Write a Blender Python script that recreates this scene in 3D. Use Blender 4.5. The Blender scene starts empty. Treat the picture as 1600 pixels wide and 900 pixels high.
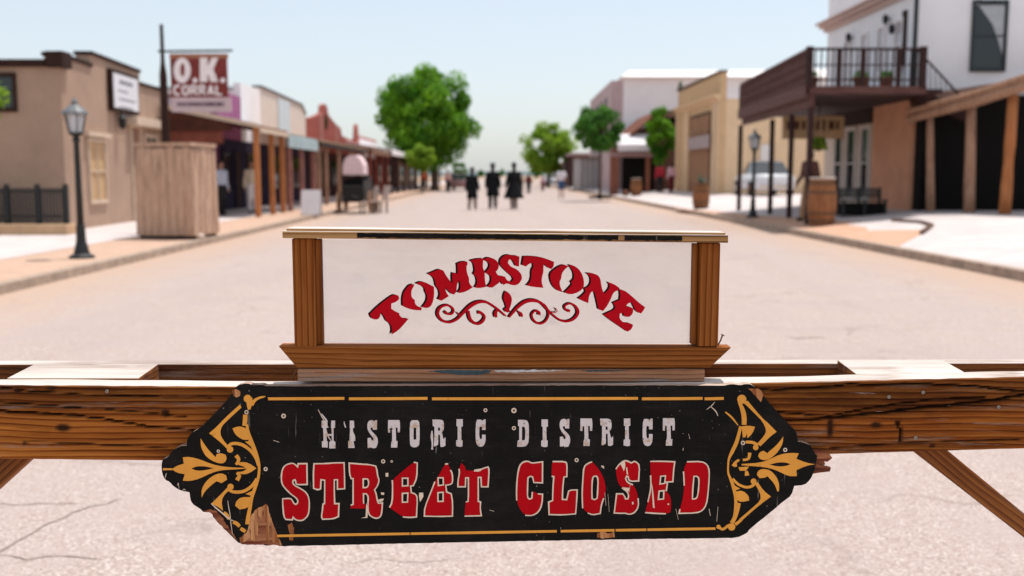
import bpy, bmesh, math, random
from mathutils import Vector, Matrix, noise as mnoise
from mathutils.geometry import tessellate_polygon
R = math.radians
random.seed(7)
scene = bpy.context.scene
col = scene.collection

# ------------------------------------------------------------------ camera, sky, sun, exposure
CAM_H = 1.40
PITCH = math.atan(177.0 / 1556.0)
cd = bpy.data.cameras.new('camera')
cam = bpy.data.objects.new('camera', cd); col.objects.link(cam)
cam.location = (0, 0, CAM_H)
cam.rotation_euler = (R(90) - PITCH, 0, 0)
cd.lens = 35; cd.sensor_width = 36; cd.clip_start = 0.05; cd.clip_end = 3000
cd.dof.use_dof = True; cd.dof.focus_distance = 1.74; cd.dof.aperture_fstop = 3.9
cd.dof.aperture_blades = 0
scene.camera = cam

SUN_EL, SUN_AZ = 74.0, 48.0        # azimuth: degrees to the right of straight ahead (+Y)
w = bpy.data.worlds.new('World'); scene.world = w; w.use_nodes = True
nt = w.node_tree
bg = nt.nodes['Background']
sky = nt.nodes.new('ShaderNodeTexSky'); sky.sky_type = 'NISHITA'; sky.sun_disc = False
sky.sun_elevation = R(SUN_EL); sky.sun_rotation = R(SUN_AZ)
sky.air_density = 1.05; sky.dust_density = 5.5; sky.ozone_density = 1.3; sky.altitude = 1300
# thin even high haze over the clear sky
veil = nt.nodes.new('ShaderNodeMix'); veil.data_type = 'RGBA'; veil.inputs[0].default_value = .55
nt.links.new(sky.outputs[0], veil.inputs[6]); veil.inputs[7].default_value = (4.30, 4.48, 4.42, 1)
nt.links.new(veil.outputs[2], bg.inputs[0]); bg.inputs[1].default_value = 0.15
sd = bpy.data.lights.new('sun', 'SUN'); sd.energy = 3.3; sd.angle = R(0.53); sd.color = (1.0, 0.955, 0.9)
sun = bpy.data.objects.new('sun', sd); col.objects.link(sun)
sv = Vector((math.sin(R(SUN_AZ)) * math.cos(R(SUN_EL)), math.cos(R(SUN_AZ)) * math.cos(R(SUN_EL)), math.sin(R(SUN_EL))))
sun.rotation_euler = sv.to_track_quat('Z', 'Y').to_euler()
sun.location = (0, 0, 30)
vs = scene.view_settings
vs.view_transform = 'Standard'; vs.look = 'None'; vs.exposure = 0.40; vs.gamma = 1.0; vs.use_curve_mapping = False

# ------------------------------------------------------------------ helpers
FPX = 1556.0
_f = Vector((0, math.cos(PITCH), -math.sin(PITCH))); _u = Vector((0, math.sin(PITCH), math.cos(PITCH)))
def ray(px, py): return _f + Vector((1, 0, 0)) * ((px - 800) / FPX) + _u * ((450 - py) / FPX)
def at(px, py, Y):
    d = ray(px, py); t = Y / d.y
    return Vector((d.x * t, Y, CAM_H + d.z * t))
def onz(px, py, z=0.0):
    d = ray(px, py); t = (z - CAM_H) / d.z
    return Vector((d.x * t, d.y * t, z))
def SX(Y): return -0.0156 * Y          # the street drifts a little to the left

ORG = {}
class MB:
    def __init__(s): s.v = []; s.f = []; s.at = None
    def add(s, vs_, fs):
        b = len(s.v); s.v += [tuple(p) for p in vs_]; s.f += [tuple(i + b for i in q) for q in fs]; return s
    def box(s, x0, x1, y0, y1, z0, z1):
        return s.add([(x0,y0,z0),(x1,y0,z0),(x1,y1,z0),(x0,y1,z0),(x0,y0,z1),(x1,y0,z1),(x1,y1,z1),(x0,y1,z1)],
                     [(0,3,2,1),(4,5,6,7),(0,1,5,4),(1,2,6,5),(2,3,7,6),(3,0,4,7)])
    def hexa(s, a, b, c, d, A, B, C, D):     # bottom ring a b c d, top ring A B C D
        return s.add([a,b,c,d,A,B,C,D], [(0,3,2,1),(4,5,6,7),(0,1,5,4),(1,2,6,5),(2,3,7,6),(3,0,4,7)])
    def quad(s, a, b, c, d): return s.add([a,b,c,d], [(0,1,2,3)])
    def prism(s, poly, vec):                 # poly: 3D outline, extruded by vec
        n = len(poly); vec = Vector(vec)
        tri = tessellate_polygon([[Vector(p) for p in poly]])
        vs_ = [Vector(p) for p in poly] + [Vector(p) + vec for p in poly]
        fs = [tuple(t) for t in tri] + [tuple(i + n for i in reversed(t)) for t in tri]
        fs += [(i, (i+1) % n, n + (i+1) % n, n + i) for i in range(n)]
        return s.add(vs_, fs)
    def tube(s, pts, rad, n=8, cap=True):
        pts = [Vector(p) for p in pts]; m = len(pts)
        if not hasattr(rad, '__len__'): rad = [rad] * m
        vs_ = []; ref = Vector((0.13, 0.31, 1)).normalized()
        for i in range(m):
            t = (pts[min(i+1, m-1)] - pts[max(i-1, 0)])
            t = t.normalized() if t.length > 1e-9 else Vector((0,0,1))
            if abs(t.dot(ref)) > 0.95: ref_ = Vector((1, 0.2, 0.1)).normalized()
            else: ref_ = ref
            a = t.cross(ref_).normalized(); b = t.cross(a)
            for k in range(n):
                an = 2 * math.pi * k / n
                vs_.append(pts[i] + (a * math.cos(an) + b * math.sin(an)) * rad[i])
        fs = [(i*n + k, i*n + (k+1) % n, (i+1)*n + (k+1) % n, (i+1)*n + k) for i in range(m-1) for k in range(n)]
        if cap: fs += [tuple(range(n))[::-1], tuple((m-1)*n + k for k in range(n))]
        return s.add(vs_, fs)
    def lathe(s, prof, c=(0,0,0), n=16, sx=1, sy=1):
        vs_ = []
        for r, z in prof:
            for k in range(n):
                an = 2 * math.pi * k / n
                vs_.append((c[0] + r*sx*math.cos(an), c[1] + r*sy*math.sin(an), c[2] + z))
        m = len(prof)
        fs = [(i*n + k, i*n + (k+1) % n, (i+1)*n + (k+1) % n, (i+1)*n + k) for i in range(m-1) for k in range(n)]
        fs += [tuple(range(n))[::-1], tuple((m-1)*n + k for k in range(n))]
        return s.add(vs_, fs)
    def ell(s, c, r, n=12, m=8):
        vs_ = [(c[0], c[1], c[2] - r[2])]
        for i in range(1, m):
            t = -math.pi/2 + math.pi * i / m
            for k in range(n):
                an = 2*math.pi*k/n
                vs_.append((c[0] + r[0]*math.cos(t)*math.cos(an), c[1] + r[1]*math.cos(t)*math.sin(an), c[2] + r[2]*math.sin(t)))
        vs_.append((c[0], c[1], c[2] + r[2])); L = len(vs_) - 1
        fs = [(0, 1+(k+1) % n, 1+k) for k in range(n)]
        fs += [(1+i*n+k, 1+i*n+(k+1) % n, 1+(i+1)*n+(k+1) % n, 1+(i+1)*n+k) for i in range(m-2) for k in range(n)]
        fs += [(1+(m-2)*n+k, 1+(m-2)*n+(k+1) % n, L) for k in range(n)]
        return s.add(vs_, fs)
    def build(s, name, mat, parent=None, smooth=False, bevel=0, seg=2):
        o = Vector(ORG.get(parent.name, (0,0,0))) if parent else Vector((0,0,0))
        me = bpy.data.meshes.new(name)
        me.from_pydata([(p[0]-o.x, p[1]-o.y, p[2]-o.z) for p in s.v], [], s.f); me.update()
        bm_ = bmesh.new(); bm_.from_mesh(me); bmesh.ops.recalc_face_normals(bm_, faces=bm_.faces); bm_.to_mesh(me); bm_.free()
        ob = bpy.data.objects.new(name, me); col.objects.link(ob)
        if mat: me.materials.append(mat)
        if smooth:
            for p in me.polygons: p.use_smooth = True
        if parent: ob.parent = parent; ORG[ob.name] = tuple(o)
        if bevel:
            b = ob.modifiers.new('bevel', 'BEVEL'); b.width = bevel; b.segments = seg; b.limit_method = 'ANGLE'; b.angle_limit = R(40)
        return ob

def tag(o, label=None, cat=None, group=None, kind=None):
    if label: o['label'] = label
    if cat: o['category'] = cat
    if group: o['group'] = group
    if kind: o['kind'] = kind
    return o
def thing(name, loc, label, cat, group=None):
    o = bpy.data.objects.new(name, None); col.objects.link(o); o.location = loc
    o.empty_display_size = 0.2
    ORG[o.name] = tuple(loc)
    return tag(o, label, cat, group)
def copy_tree(o, parent=None):
    c = o.copy(); col.objects.link(c)
    if parent: c.parent = parent
    for ch in list(o.children): copy_tree(ch, c)
    return c
def dup(o, loc, label, rz=0, sc=1):
    c = copy_tree(o); c.location = loc; c.rotation_euler = (0, 0, rz); c.scale = (sc, sc, sc); c['label'] = label
    return c
def structure(mb, name, mat, **k): return tag(mb.build(name, mat, **k), kind='structure')

# ------------------------------------------------------------------ materials
MATS = {}
class NT:
    """small wrapper to write node graphs shortly"""
    def __init__(s, name):
        s.m = bpy.data.materials.new(name); s.m.use_nodes = True; s.t = s.m.node_tree
        s.b = s.t.nodes['Principled BSDF']; s.out = s.t.nodes['Material Output']
        s.tc = s.t.nodes.new('ShaderNodeTexCoord')
    def n(s, t, **k):
        nd = s.t.nodes.new(t)
        for a, b in k.items(): setattr(nd, a, b)
        return nd
    def l(s, a, b): s.t.links.new(a, b)
    def map(s, scale=(1,1,1), rot=(0,0,0), loc=(0,0,0), src=None):
        m = s.n('ShaderNodeMapping'); m.inputs['Scale'].default_value = scale; m.inputs['Rotation'].default_value = rot; m.inputs['Location'].default_value = loc
        s.l(src or s.tc.outputs['Object'], m.inputs[0]); return m.outputs[0]
    def noise(s, vec, scale, detail=4, rough=.55, dist=0.0):
        a = s.n('ShaderNodeTexNoise'); s.l(vec, a.inputs['Vector'])
        a.inputs['Scale'].default_value = scale; a.inputs['Detail'].default_value = detail
        a.inputs['Roughness'].default_value = rough; a.inputs['Distortion'].default_value = dist
        return a.outputs[0]
    def ramp(s, fac, stops):
        r = s.n('ShaderNodeValToRGB'); e = r.color_ramp.elements
        while len(e) < len(stops): e.new(0.5)
        for x, (p, c) in zip(e, stops):
            x.position = p; x.color = (c, c, c, 1) if not hasattr(c, '__len__') else (*c, 1)
        s.l(fac, r.inputs[0]); return r.outputs[0]
    def mix(s, fac, a, b, mode='MIX'):
        m = s.n('ShaderNodeMix', data_type='RGBA', blend_type=mode)
        for v, i in ((fac, 0), (a, 6), (b, 7)):
            if hasattr(v, 'is_linked'): s.l(v, m.inputs[i])
            elif i == 0: m.inputs[0].default_value = v
            else: m.inputs[i].default_value = (*v, 1)
        return m.outputs[2]
    def math(s, op, a, b=0.0, clamp=False):
        m = s.n('ShaderNodeMath', operation=op, use_clamp=clamp)
        for v, i in ((a, 0), (b, 1)):
            if hasattr(v, 'is_linked'): s.l(v, m.inputs[i])
            else: m.inputs[i].default_value = v
        return m.outputs[0]
    def bump(s, h, strength=.3, dist=.002):
        b = s.n('ShaderNodeBump'); b.inputs['Strength'].default_value = strength; b.inputs['Distance'].default_value = dist
        s.l(h, b.inputs['Height']); s.l(b.outputs[0], s.b.inputs['Normal'])
    def col(s, c):
        if hasattr(c, 'is_linked'): s.l(c, s.b.inputs['Base Color'])
        else: s.b.inputs['Base Color'].default_value = (*c, 1)
    def p(s, rough=.7, spec=.3, metal=0):
        s.b.inputs['Roughness'].default_value = rough; s.b.inputs['Specular IOR Level'].default_value = spec; s.b.inputs['Metallic'].default_value = metal
        return s

def mottled(name, c, var=.18, scale=3.0, rough=.85, spec=.2, metal=0, streak=0, bump=0, bscale=40):
    """plain painted / plastered / fabric surface with uneven colour"""
    if name in MATS: return MATS[name]
    g = NT(name)
    v = g.map((1, 1, .25 if streak else 1))
    a = g.noise(v, scale, 6, .65)
    lo = tuple(x * (1 - var) for x in c); hi = tuple(min(1, x * (1 + var)) for x in c)
    g.col(g.ramp(a, [(.3, lo), (.7, hi)])); g.p(rough, spec, metal)
    if bump: g.bump(g.noise(g.map(), bscale, 5), bump, .01)
    MATS[name] = g.m; return g.m

def wood(name, dark, mid, light, axis='X', ring=30., fine=260., stain=.5, rough=.75, use_crack=False, grey=None, spec=.25, off=(0,0,0), bstr=.5, fibs=1.0, wdist=1.5, bigs=.8):
    if name in MATS: return MATS[name]
    g = NT(name)
    def sc(al, ac): return {'X': (al, ac, ac), 'Y': (ac, al, ac), 'Z': (ac, ac, al)}[axis]
    base = g.map(sc(1, 1), loc=off)
    # waviness of the grain
    wob = g.n('ShaderNodeTexNoise'); g.l(g.map(sc(1.3, 6), loc=off), wob.inputs['Vector']); wob.inputs['Scale'].default_value = 1.0; wob.inputs['Detail'].default_value = 3
    vm = g.n('ShaderNodeVectorMath', operation='MULTIPLY_ADD'); g.l(wob.outputs['Color'], vm.inputs[0]); vm.inputs[1].default_value = (.03, .03, .03); g.l(base, vm.inputs[2])
    wv = g.map(sc(.22, 1), src=vm.outputs[0])
    wave = g.n('ShaderNodeTexWave', wave_type='BANDS', bands_direction='Z' if axis != 'Z' else 'X', wave_profile='SAW')
    g.l(wv, wave.inputs[0]); wave.inputs['Scale'].default_value = ring; wave.inputs['Distortion'].default_value = wdist
    wave.inputs['Detail'].default_value = 3; wave.inputs['Detail Scale'].default_value = 1.2
    rings = g.ramp(wave.outputs['Fac'], [(0, 1.0), (.62, .62), (.9, .1), (1, .75)])
    fib = g.noise(g.map(sc(5, fine), src=vm.outputs[0]), 1.0, 5, .7)
    big = g.noise(g.map(sc(2.2, 18), src=vm.outputs[0]), 1.0, 5, .65)
    val = g.math('ADD', g.math('MULTIPLY', rings, .42), g.math('MULTIPLY', fib, .62 * fibs))
    val = g.math('ADD', val, g.math('MULTIPLY', g.math('SUBTRACT', big, .5), bigs))
    c = g.ramp(val, [(.18, dark), (.5, mid), (.95, light)])
    st = g.noise(g.map(sc(1.6, 10), loc=(3.3, 1.7, .4)), 1.0, 6, .7)
    c = g.mix(g.ramp(st, [(.5, 0.), (.68, stain)]), c, tuple(x * .5 for x in dark))
    if grey:
        gr = g.noise(g.map(sc(2.5, 40), loc=(9.3, 2.7, 4.4)), 1.0, 6, .75)
        c = g.mix(g.ramp(gr, [(.56, 0.), (.7, .75)]), c, grey)
    ck = g.ramp(g.noise(g.map(sc(2.0, 120), src=vm.outputs[0], loc=(1.1, 5.2, 7.7)), 1.0, 3, .5), [(.23, 1.), (.28, 0.)])
    c = g.mix(g.math('MULTIPLY', ck, .55), c, (.008, .004, .002))
    h = g.math('SUBTRACT', g.math('ADD', g.math('MULTIPLY', fib, .5), g.math('MULTIPLY', rings, .5)), ck)
    if use_crack:
        sz = g.n('ShaderNodeSeparateXYZ'); g.l(g.tc.outputs['Object'], sz.inputs[0])
        wz = g.math('ADD', g.math('MULTIPLY', g.math('SUBTRACT', sz.outputs[2], .985), 9.0), g.noise(g.map(sc(3.2, 26), loc=(6, 1, 2)), 1.0, 6, .7))
        c = g.mix(g.ramp(wz, [(.42, 0.), (.62, .8)]), c, g.mix(1.0, c, (.50, .54, .62), 'MULTIPLY'))
        sc2 = g.noise(g.map(sc(9, 150), loc=(2, 8, 1)), 1.0, 4, .7)
        c = g.mix(g.math('MULTIPLY', g.ramp(sc2, [(.63, 0.), (.70, .8)]), g.ramp(wz, [(.25, .12), (.65, 1.)])), c, (.42, .34, .30))
        at_ = g.n('ShaderNodeAttribute', attribute_name='crack')
        c = g.mix(at_.outputs['Fac'], c, (.006, .003, .002))
        kn = g.n('ShaderNodeAttribute', attribute_name='knot')
        c = g.mix(kn.outputs['Fac'], c, (.03, .010, .004))
    g.col(c); g.p(rough, spec); g.bump(h, bstr, .0025)
    MATS[name] = g.m; return g.m

def paint(name, c, chip=None, amt=.5, scale=60, rough=.55, spec=.2, chip2=None, scratch=None, var=.25):
    """old sign paint: uneven colour, flaked spots and thin scratches where the layer below shows"""
    g = NT(name)
    a = g.noise(g.map((6, 6, 2)), 3, 6, .7)
    cc = g.ramp(a, [(.3, tuple(x * (1 - var) for x in c)), (.7, tuple(min(1, x * (1 + var)) for x in c))])
    if chip2 is not None:
        b = g.noise(g.map((1, 1, 1), loc=(5, 2, 1)), scale * .45, 6, .72)
        cc = g.mix(g.ramp(b, [(.52, 0.), (.60, .75)]), cc, chip2)
    if chip is not None:
        b = g.noise(g.map((1, 1, 1)), scale, 6, .75, .6)
        cc = g.mix(g.ramp(b, [(amt, 0.), (amt + .03, 1.)]), cc, chip)
    if scratch is not None:
        s1 = g.noise(g.map((110, 20, 9), loc=(2.2, 0, 3)), 1.0, 3, .6)
        s2 = g.noise(g.map((9, 9, 6), loc=(7.7, 0, 1)), 1.0, 3, .6)
        k = g.math('MULTIPLY', g.ramp(s1, [(.655, 0.), (.71, 1.)]), g.ramp(s2, [(.5, 0.), (.6, 1.)]))
        du = g.noise(g.map((3, 3, 7), loc=(4, 0, 6)), 2.2, 7, .75)
        cc = g.mix(g.ramp(du, [(.48, 0.), (.76, .7)]), cc, (.028, .023, .021))
        br = g.noise(g.map((14, 14, 240), loc=(1, 0, 2)), 1.0, 4, .6)
        cc = g.mix(g.ramp(br, [(.57, 0.), (.78, .4)]), cc, (.034, .029, .027))
        s3 = g.noise(g.map((1, 1, 1), loc=(1.7, 0, 2)), 170, 2, .5)
        k = g.math('MAXIMUM', k, g.math('MULTIPLY', g.ramp(s3, [(.715, 0.), (.735, .9)]), g.ramp(s2, [(.42, 0.), (.55, 1.)])))
        cc = g.mix(g.math('MULTIPLY', k, .8), cc, scratch)
    g.col(cc); g.p(rough, spec); g.bump(g.noise(g.map((1, 1, .3)), 220, 4, .7), .12, .001)
    return g.m
# ------------------------------------------------------------------ materials used close to the camera
W_RAIL = wood('weathered_rail_wood', (.034, .007, .0014), (.215, .054, .008), (.54, .195, .036), 'X', ring=27, fine=210, use_crack=True, grey=(.36, .27, .21), stain=.75, spec=.08)
W_BLEACH_LIT = wood('bleached_sunlit_wood', (.28, .20, .16), (.52, .44, .39), (.68, .61, .56), 'X', ring=30, fine=230, stain=.25, grey=(.6, .57, .55))  # bleached timber, with the sunlit brightness of top faces put into its colour
W_FRAME = wood('stained_frame_wood', (.060, .014, .002), (.215, .062, .011), (.40, .145, .038), 'X', ring=34, fine=240, stain=.3, spec=.08, off=(.3, .2, .1))
W_POST = wood('stained_post_wood', (.065, .013, .002), (.215, .060, .010), (.42, .155, .042), 'Z', ring=30, fine=240, stain=.2, spec=.08, wdist=.7, bigs=.5, off=(.7, .1, .4))
W_PLANK = wood('pale_plank_wood', (.13, .042, .016), (.36, .165, .085), (.55, .31, .18), 'X', ring=40, fine=260, stain=.35, grey=(.36, .36, .36))
W_CAP = wood('cap_wood', (.09, .030, .008), (.34, .17, .06), (.60, .36, .16), 'X', ring=30, fine=240, stain=.3)
W_BRACE = wood('brace_wood', (.040, .010, .002), (.19, .055, .010), (.40, .15, .035), 'X', ring=30, fine=240, stain=.6, grey=(.3, .22, .17))
W_BARE = wood('bare_wood', (.10, .022, .006), (.38, .13, .04), (.70, .36, .16), 'Z', ring=13, fine=150, stain=.6, wdist=5, bigs=1.6, bstr=1.0)
W_BAREX = wood('bare_split_wood', (.035, .008, .004), (.19, .045, .018), (.48, .20, .09), 'X', ring=13, fine=150, stain=.6, wdist=5, bigs=1.6, bstr=1.0)
P_BLACK = paint('black_sign_paint', (.0085, .0072, .0070), rough=.65, spec=.08, scratch=(.30, .27, .24))
P_GOLD = paint('gold_paint', (.80, .345, .05), chip=(.02, .012, .008), amt=.66, scale=75, var=.12)
P_RED = paint('red_paint', (.47, .002, .007), chip=(.55, .30, .25), amt=.735, scale=95, var=.14, rough=.5, spec=.06)
P_CREAM = paint('cream_paint', (.80, .64, .50), chip=(.02, .012, .008), amt=.68, scale=90, var=.1)
P_WHITE = paint('old_white_paint', (.68, .61, .60), chip=(.015, .01, .008), amt=.615, scale=130, chip2=(.50, .33, .20), var=.1)
P_VINYL = mottled('red_vinyl', (.52, .001, .010), .08, 20, .45, .08)
P_VBLACK = mottled('black_vinyl', (.016, .003, .004), .1, 20, .5, .08)
STEEL = mottled('dull_steel', (.28, .25, .22), .3, 200, .5, .5, .7)
RUST = mottled('rusty_steel', (.16, .075, .03), .4, 200, .7, .3, .4)
HOLE = mottled('dark_hole', (.006, .004, .003), .1)

# ------------------------------------------------------------------ curve helpers (art is traced in a crop, then taken to metres on its own plane)
def lerp(x, tab):
    if x <= tab[0][0]: return tab[0][1]
    for (a, p), (b, q) in zip(tab, tab[1:]):
        if x <= b: return p + (q - p) * (x - a) / (b - a)
    return tab[-1][1]
def soft(pts, closed=True, ang=52, n=1):
    """round the gentle vertices of an outline, keep the sharp ones"""
    for _ in range(n):
        out = []; m = len(pts)
        for i in range(m):
            if not closed and i in (0, m-1): out.append(pts[i]); continue
            a, b, c = Vector(pts[i-1]), Vector(pts[i]), Vector(pts[(i+1) % m])
            u, v = (b-a), (c-b)
            if u.length < 1e-6 or v.length < 1e-6: out.append(pts[i]); continue
            if math.degrees(u.angle(v)) < ang:
                out += [tuple(b - u*.25), tuple(b + v*.25)]
            else: out.append(pts[i])
        pts = out
    return pts
def crm(pts, k=5):
    """Catmull-Rom through points (any dimension)"""
    P = [pts[0]] + list(pts) + [pts[-1]]; out = []
    for i in range(1, len(P)-2):
        for j in range(k):
            t = j / k; o = []
            for a, b, c, d in zip(P[i-1], P[i], P[i+1], P[i+2]):
                o.append(.5*((2*b) + (c-a)*t + (2*a-5*b+4*c-d)*t*t + (3*b-a-3*c+d)*t**3))
            out.append(tuple(o))
    out.append(tuple(P[-2])); return out
def crop(x0, y0, s): return lambda p: (x0 + p[0]/s, y0 + p[1]/s)

def each(arts, name, mat, parent):
    return [a_.mb.build(name, mat, parent) for a_ in arts]
def rag(pts, amp=1.0, step=3.0, seed=0):
    out = []
    for p, q in zip(pts, pts[1:] + pts[:1]):
        k = max(1, int(math.hypot(q[0]-p[0], q[1]-p[1]) / step))
        for j in range(k):
            x, y = p[0] + (q[0]-p[0])*j/k, p[1] + (q[1]-p[1])*j/k
            out.append((x + amp*1.1*mnoise.noise(Vector((x*.45, y*.33, seed))), y + amp*1.7*mnoise.noise(Vector((x*.6, y*.4, seed+7)))))
    return out
class Art:
    """flat painted shapes on a vertical plane; each shape a hair in front of the one before"""
    def __init__(s, Y, step=2.5e-5): s.mb = MB(); s.Y = Y; s.k = 0; s.step = step
    def _y(s): s.k += 1; return s.Y - s.k * s.step
    def fill(s, outer, holes=(), rnd=1):
        y = s._y(); loops = [soft(outer, n=rnd)] + [soft(h, n=rnd) for h in holes]
        vv = [[at(p[0], p[1], y) for p in l] for l in loops]
        tri = tessellate_polygon([[Vector((q.x, q.z, 0)) for q in l] for l in vv])
        s.mb.add([q for l in vv for q in l], tri)
    def line(s, pts, ws, k=5, closed=False):
        """stroke of varying width through px points"""
        if not hasattr(ws, '__len__'): ws = [ws] * len(pts)
        q = crm([(p[0], p[1], w_) for p, w_ in zip(pts, ws)], k) if k > 1 else [(p[0], p[1], w_) for p, w_ in zip(pts, ws)]
        y = s._y(); m = len(q); L = []; Rr = []
        for i in range(m):
            a = Vector(q[(i-1) % m if closed else max(i-1, 0)][:2]); b = Vector(q[(i+1) % m if closed else min(i+1, m-1)][:2])
            p = Vector(q[i][:2]); t1 = (p-a); t2 = (b-p)
            t1 = t1.normalized() if t1.length > 1e-6 else t2.normalized()
            t2 = t2.normalized() if t2.length > 1e-6 else t1
            t = (t1 + t2); t = t.normalized() if t.length > 1e-6 else t1
            nn = Vector((-t.y, t.x)); mit = 1 / max(.5, nn.dot(Vector((-t1.y, t1.x))))
            h = q[i][2] / 2 * mit
            L.append(at(*(p + nn*h), y)); Rr.append(at(*(p - nn*h), y))
        fs = [(i, i+1, m+i+1, m+i) for i in range(m-1)]
        if closed: fs.append((m-1, 0, m, 2*m-1))
        s.mb.add(L + Rr, fs)
    def dot(s, c, r, n=14):
        y = s._y()
        s.mb.add([at(c[0] + r*math.cos(2*math.pi*i/n), c[1] + r*math.sin(2*math.pi*i/n), y) for i in range(n)], [tuple(range(n))])
    def ring(s, c, r0, r1, n=16):
        y = s._y()
        A = [at(c[0] + r0*math.cos(2*math.pi*i/n), c[1] + r0*math.sin(2*math.pi*i/n), y) for i in range(n)]
        B = [at(c[0] + r1*math.cos(2*math.pi*i/n), c[1] + r1*math.sin(2*math.pi*i/n), y) for i in range(n)]
        s.mb.add(A + B, [(i, (i+1) % n, n + (i+1) % n, n+i) for i in range(n)])

# ------------------------------------------------------------------ barricade
YF = 1.720                                   # front face of the front rail
bar = thing('barricade', (0, 1.82, 0), 'weathered brown timber street barricade of two parallel rails on splayed legs, carrying both signs', 'barricade')
def seg_dist(px, py, pl):
    best = 1e9
    for (ax, ay), (bx, by) in zip(pl, pl[1:]):
        dx, dy = bx-ax, by-ay; t = max(0, min(1, ((px-ax)*dx + (py-ay)*dy) / (dx*dx + dy*dy)))
        d = math.hypot(px-ax-t*dx, py-ay-t*dy)
        best = min(best, d)
    return best
cracks = [  # px polylines and half width at the middle
    ([(1225,658),(1265,656),(1320,651),(1370,646),(1415,640),(1480,634),(1560,624),(1625,612)], 2.0),
    ([(1160,640),(1300,650),(1370,636),(1400,631),(1470,624),(1540,620)], .9),
    ([(1180,610),(1270,606),(1330,601),(1450,600),(1530,604),(1590,611),(1640,612)], 1.3),
    ([(-30,640),(40,644),(110,648),(180,658),(240,668),(300,672)], 1.0),
    ([(-20,628),(60,632),(140,638),(200,642),(290,651)], .6),
    ([(0,606),(60,612),(150,617),(260,620),(330,621)], .6),
    ([(1406,662),(1412,674),(1413,690)], 1.5),
    ([(30,690),(150,694),(260,700)], .4),
    ([(1300,700),(1420,692),(1600,686)], .4),
]
knots = [(1372,664,9,5),(1405,660,5,4),(34,692,3.2,3.2),(27,610,6,4),(80,606,8,4),(257,645,7,6),(1462,697,5,3),(1300,668,6,16),(95,668,12,6)]
top_tab = [(-500,599),(0,601),(420,604),(800,602),(1200,597.5),(1600,588),(2100,578)]
bot_tab = [(-500,716),(0,718),(250,720.5),(800,716),(1240,712),(1600,702),(2100,690)]
nx = 560; nzf = 44
secn = nzf + 1 + 8 + 2
verts = []; faces = []; crackv = []; knotv = []; fm = []
for i in range(nx + 1):
    px = -420 + (2460) * i / nx
    zt = at(px, lerp(px, top_tab), YF); zb = at(px, lerp(px, bot_tab), YF)
    x = zt.x; T = .052
    for j in range(secn):
        if j <= nzf:
            t = j / nzf; py = lerp(px, bot_tab) * (1-t) + lerp(px, top_tab) * t
            z = zb.z * (1-t) + zt.z * t; y = YF
            ck = 0; dp = 0
            for pl, hw in cracks:
                if px < pl[0][0] - 8 or px > pl[-1][0] + 8: continue
                wob = 1.6 * mnoise.noise(Vector((px * .035, py * .02, 3)))
                d = seg_dist(px, py + wob, pl); ww = hw * .62 * (1 + .9 * mnoise.noise(Vector((px * .05, 7, hw))))
                if d < ww + 1.6:
                    k = max(0, min(1, (ww + 1.3 - d) / 1.3)); ck = max(ck, k); dp = max(dp, k * .006 * min(1, hw))
            kn = 0
            for kx, ky, ka, kb in knots:
                q = ((px-kx)/ka)**2 + ((py-ky)/kb)**2
                if q < 1.6: kn = max(kn, min(1, 1.4 - q * .9))
            e = min(t, 1-t) * .138                                  # rounded, worn arrises
            y += dp + (max(0, .004 - e))**2 * 260
            y += .0013 * mnoise.noise(Vector((x * 3, z * 60, 1))) + .0006 * mnoise.noise(Vector((x * 14, z * 190, 5)))
            if j == nzf: z -= .0012 + .0018 * abs(mnoise.noise(Vector((x * 22, 1, 2))))
            if j == 0: z += .001 * abs(mnoise.noise(Vector((x * 18, 6, 2))))
        elif j <= nzf + 8:
            t = (j - nzf) / 8; y = YF + .004 + (T - .004) * t; z = zt.z + .0012 * mnoise.noise(Vector((x * 9, y * 80, 3))) - (0.003 if j == nzf + 8 else 0)
            ck = 0; kn = 0
        else:
            y = YF + T; ck = kn = 0; z = zt.z - .004 if j == nzf + 9 else zb.z
        verts.append((x, y, z)); crackv.append(ck); knotv.append(kn)
for i in range(nx):
    for j in range(secn):
        a = i*secn + j; b = i*secn + (j+1) % secn
        faces.append((a, b, b + secn, a + secn)); fm.append(1 if nzf <= j < nzf + 8 else 0)
faces += [tuple(range(secn)), tuple(nx*secn + j for j in reversed(range(secn)))]; fm += [0, 0]
m = MB(); m.v = verts; m.f = faces
fr = m.build('front_rail', W_RAIL, bar)
me = fr.data; me.materials.append(W_BLEACH_LIT)
for p, k in zip(me.polygons, fm): p.material_index = k
for nm, arr in (('crack', crackv), ('knot', knotv)):
    a_ = me.attributes.new(nm, 'FLOAT', 'POINT'); a_.data.foreach_set('value', arr)

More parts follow.
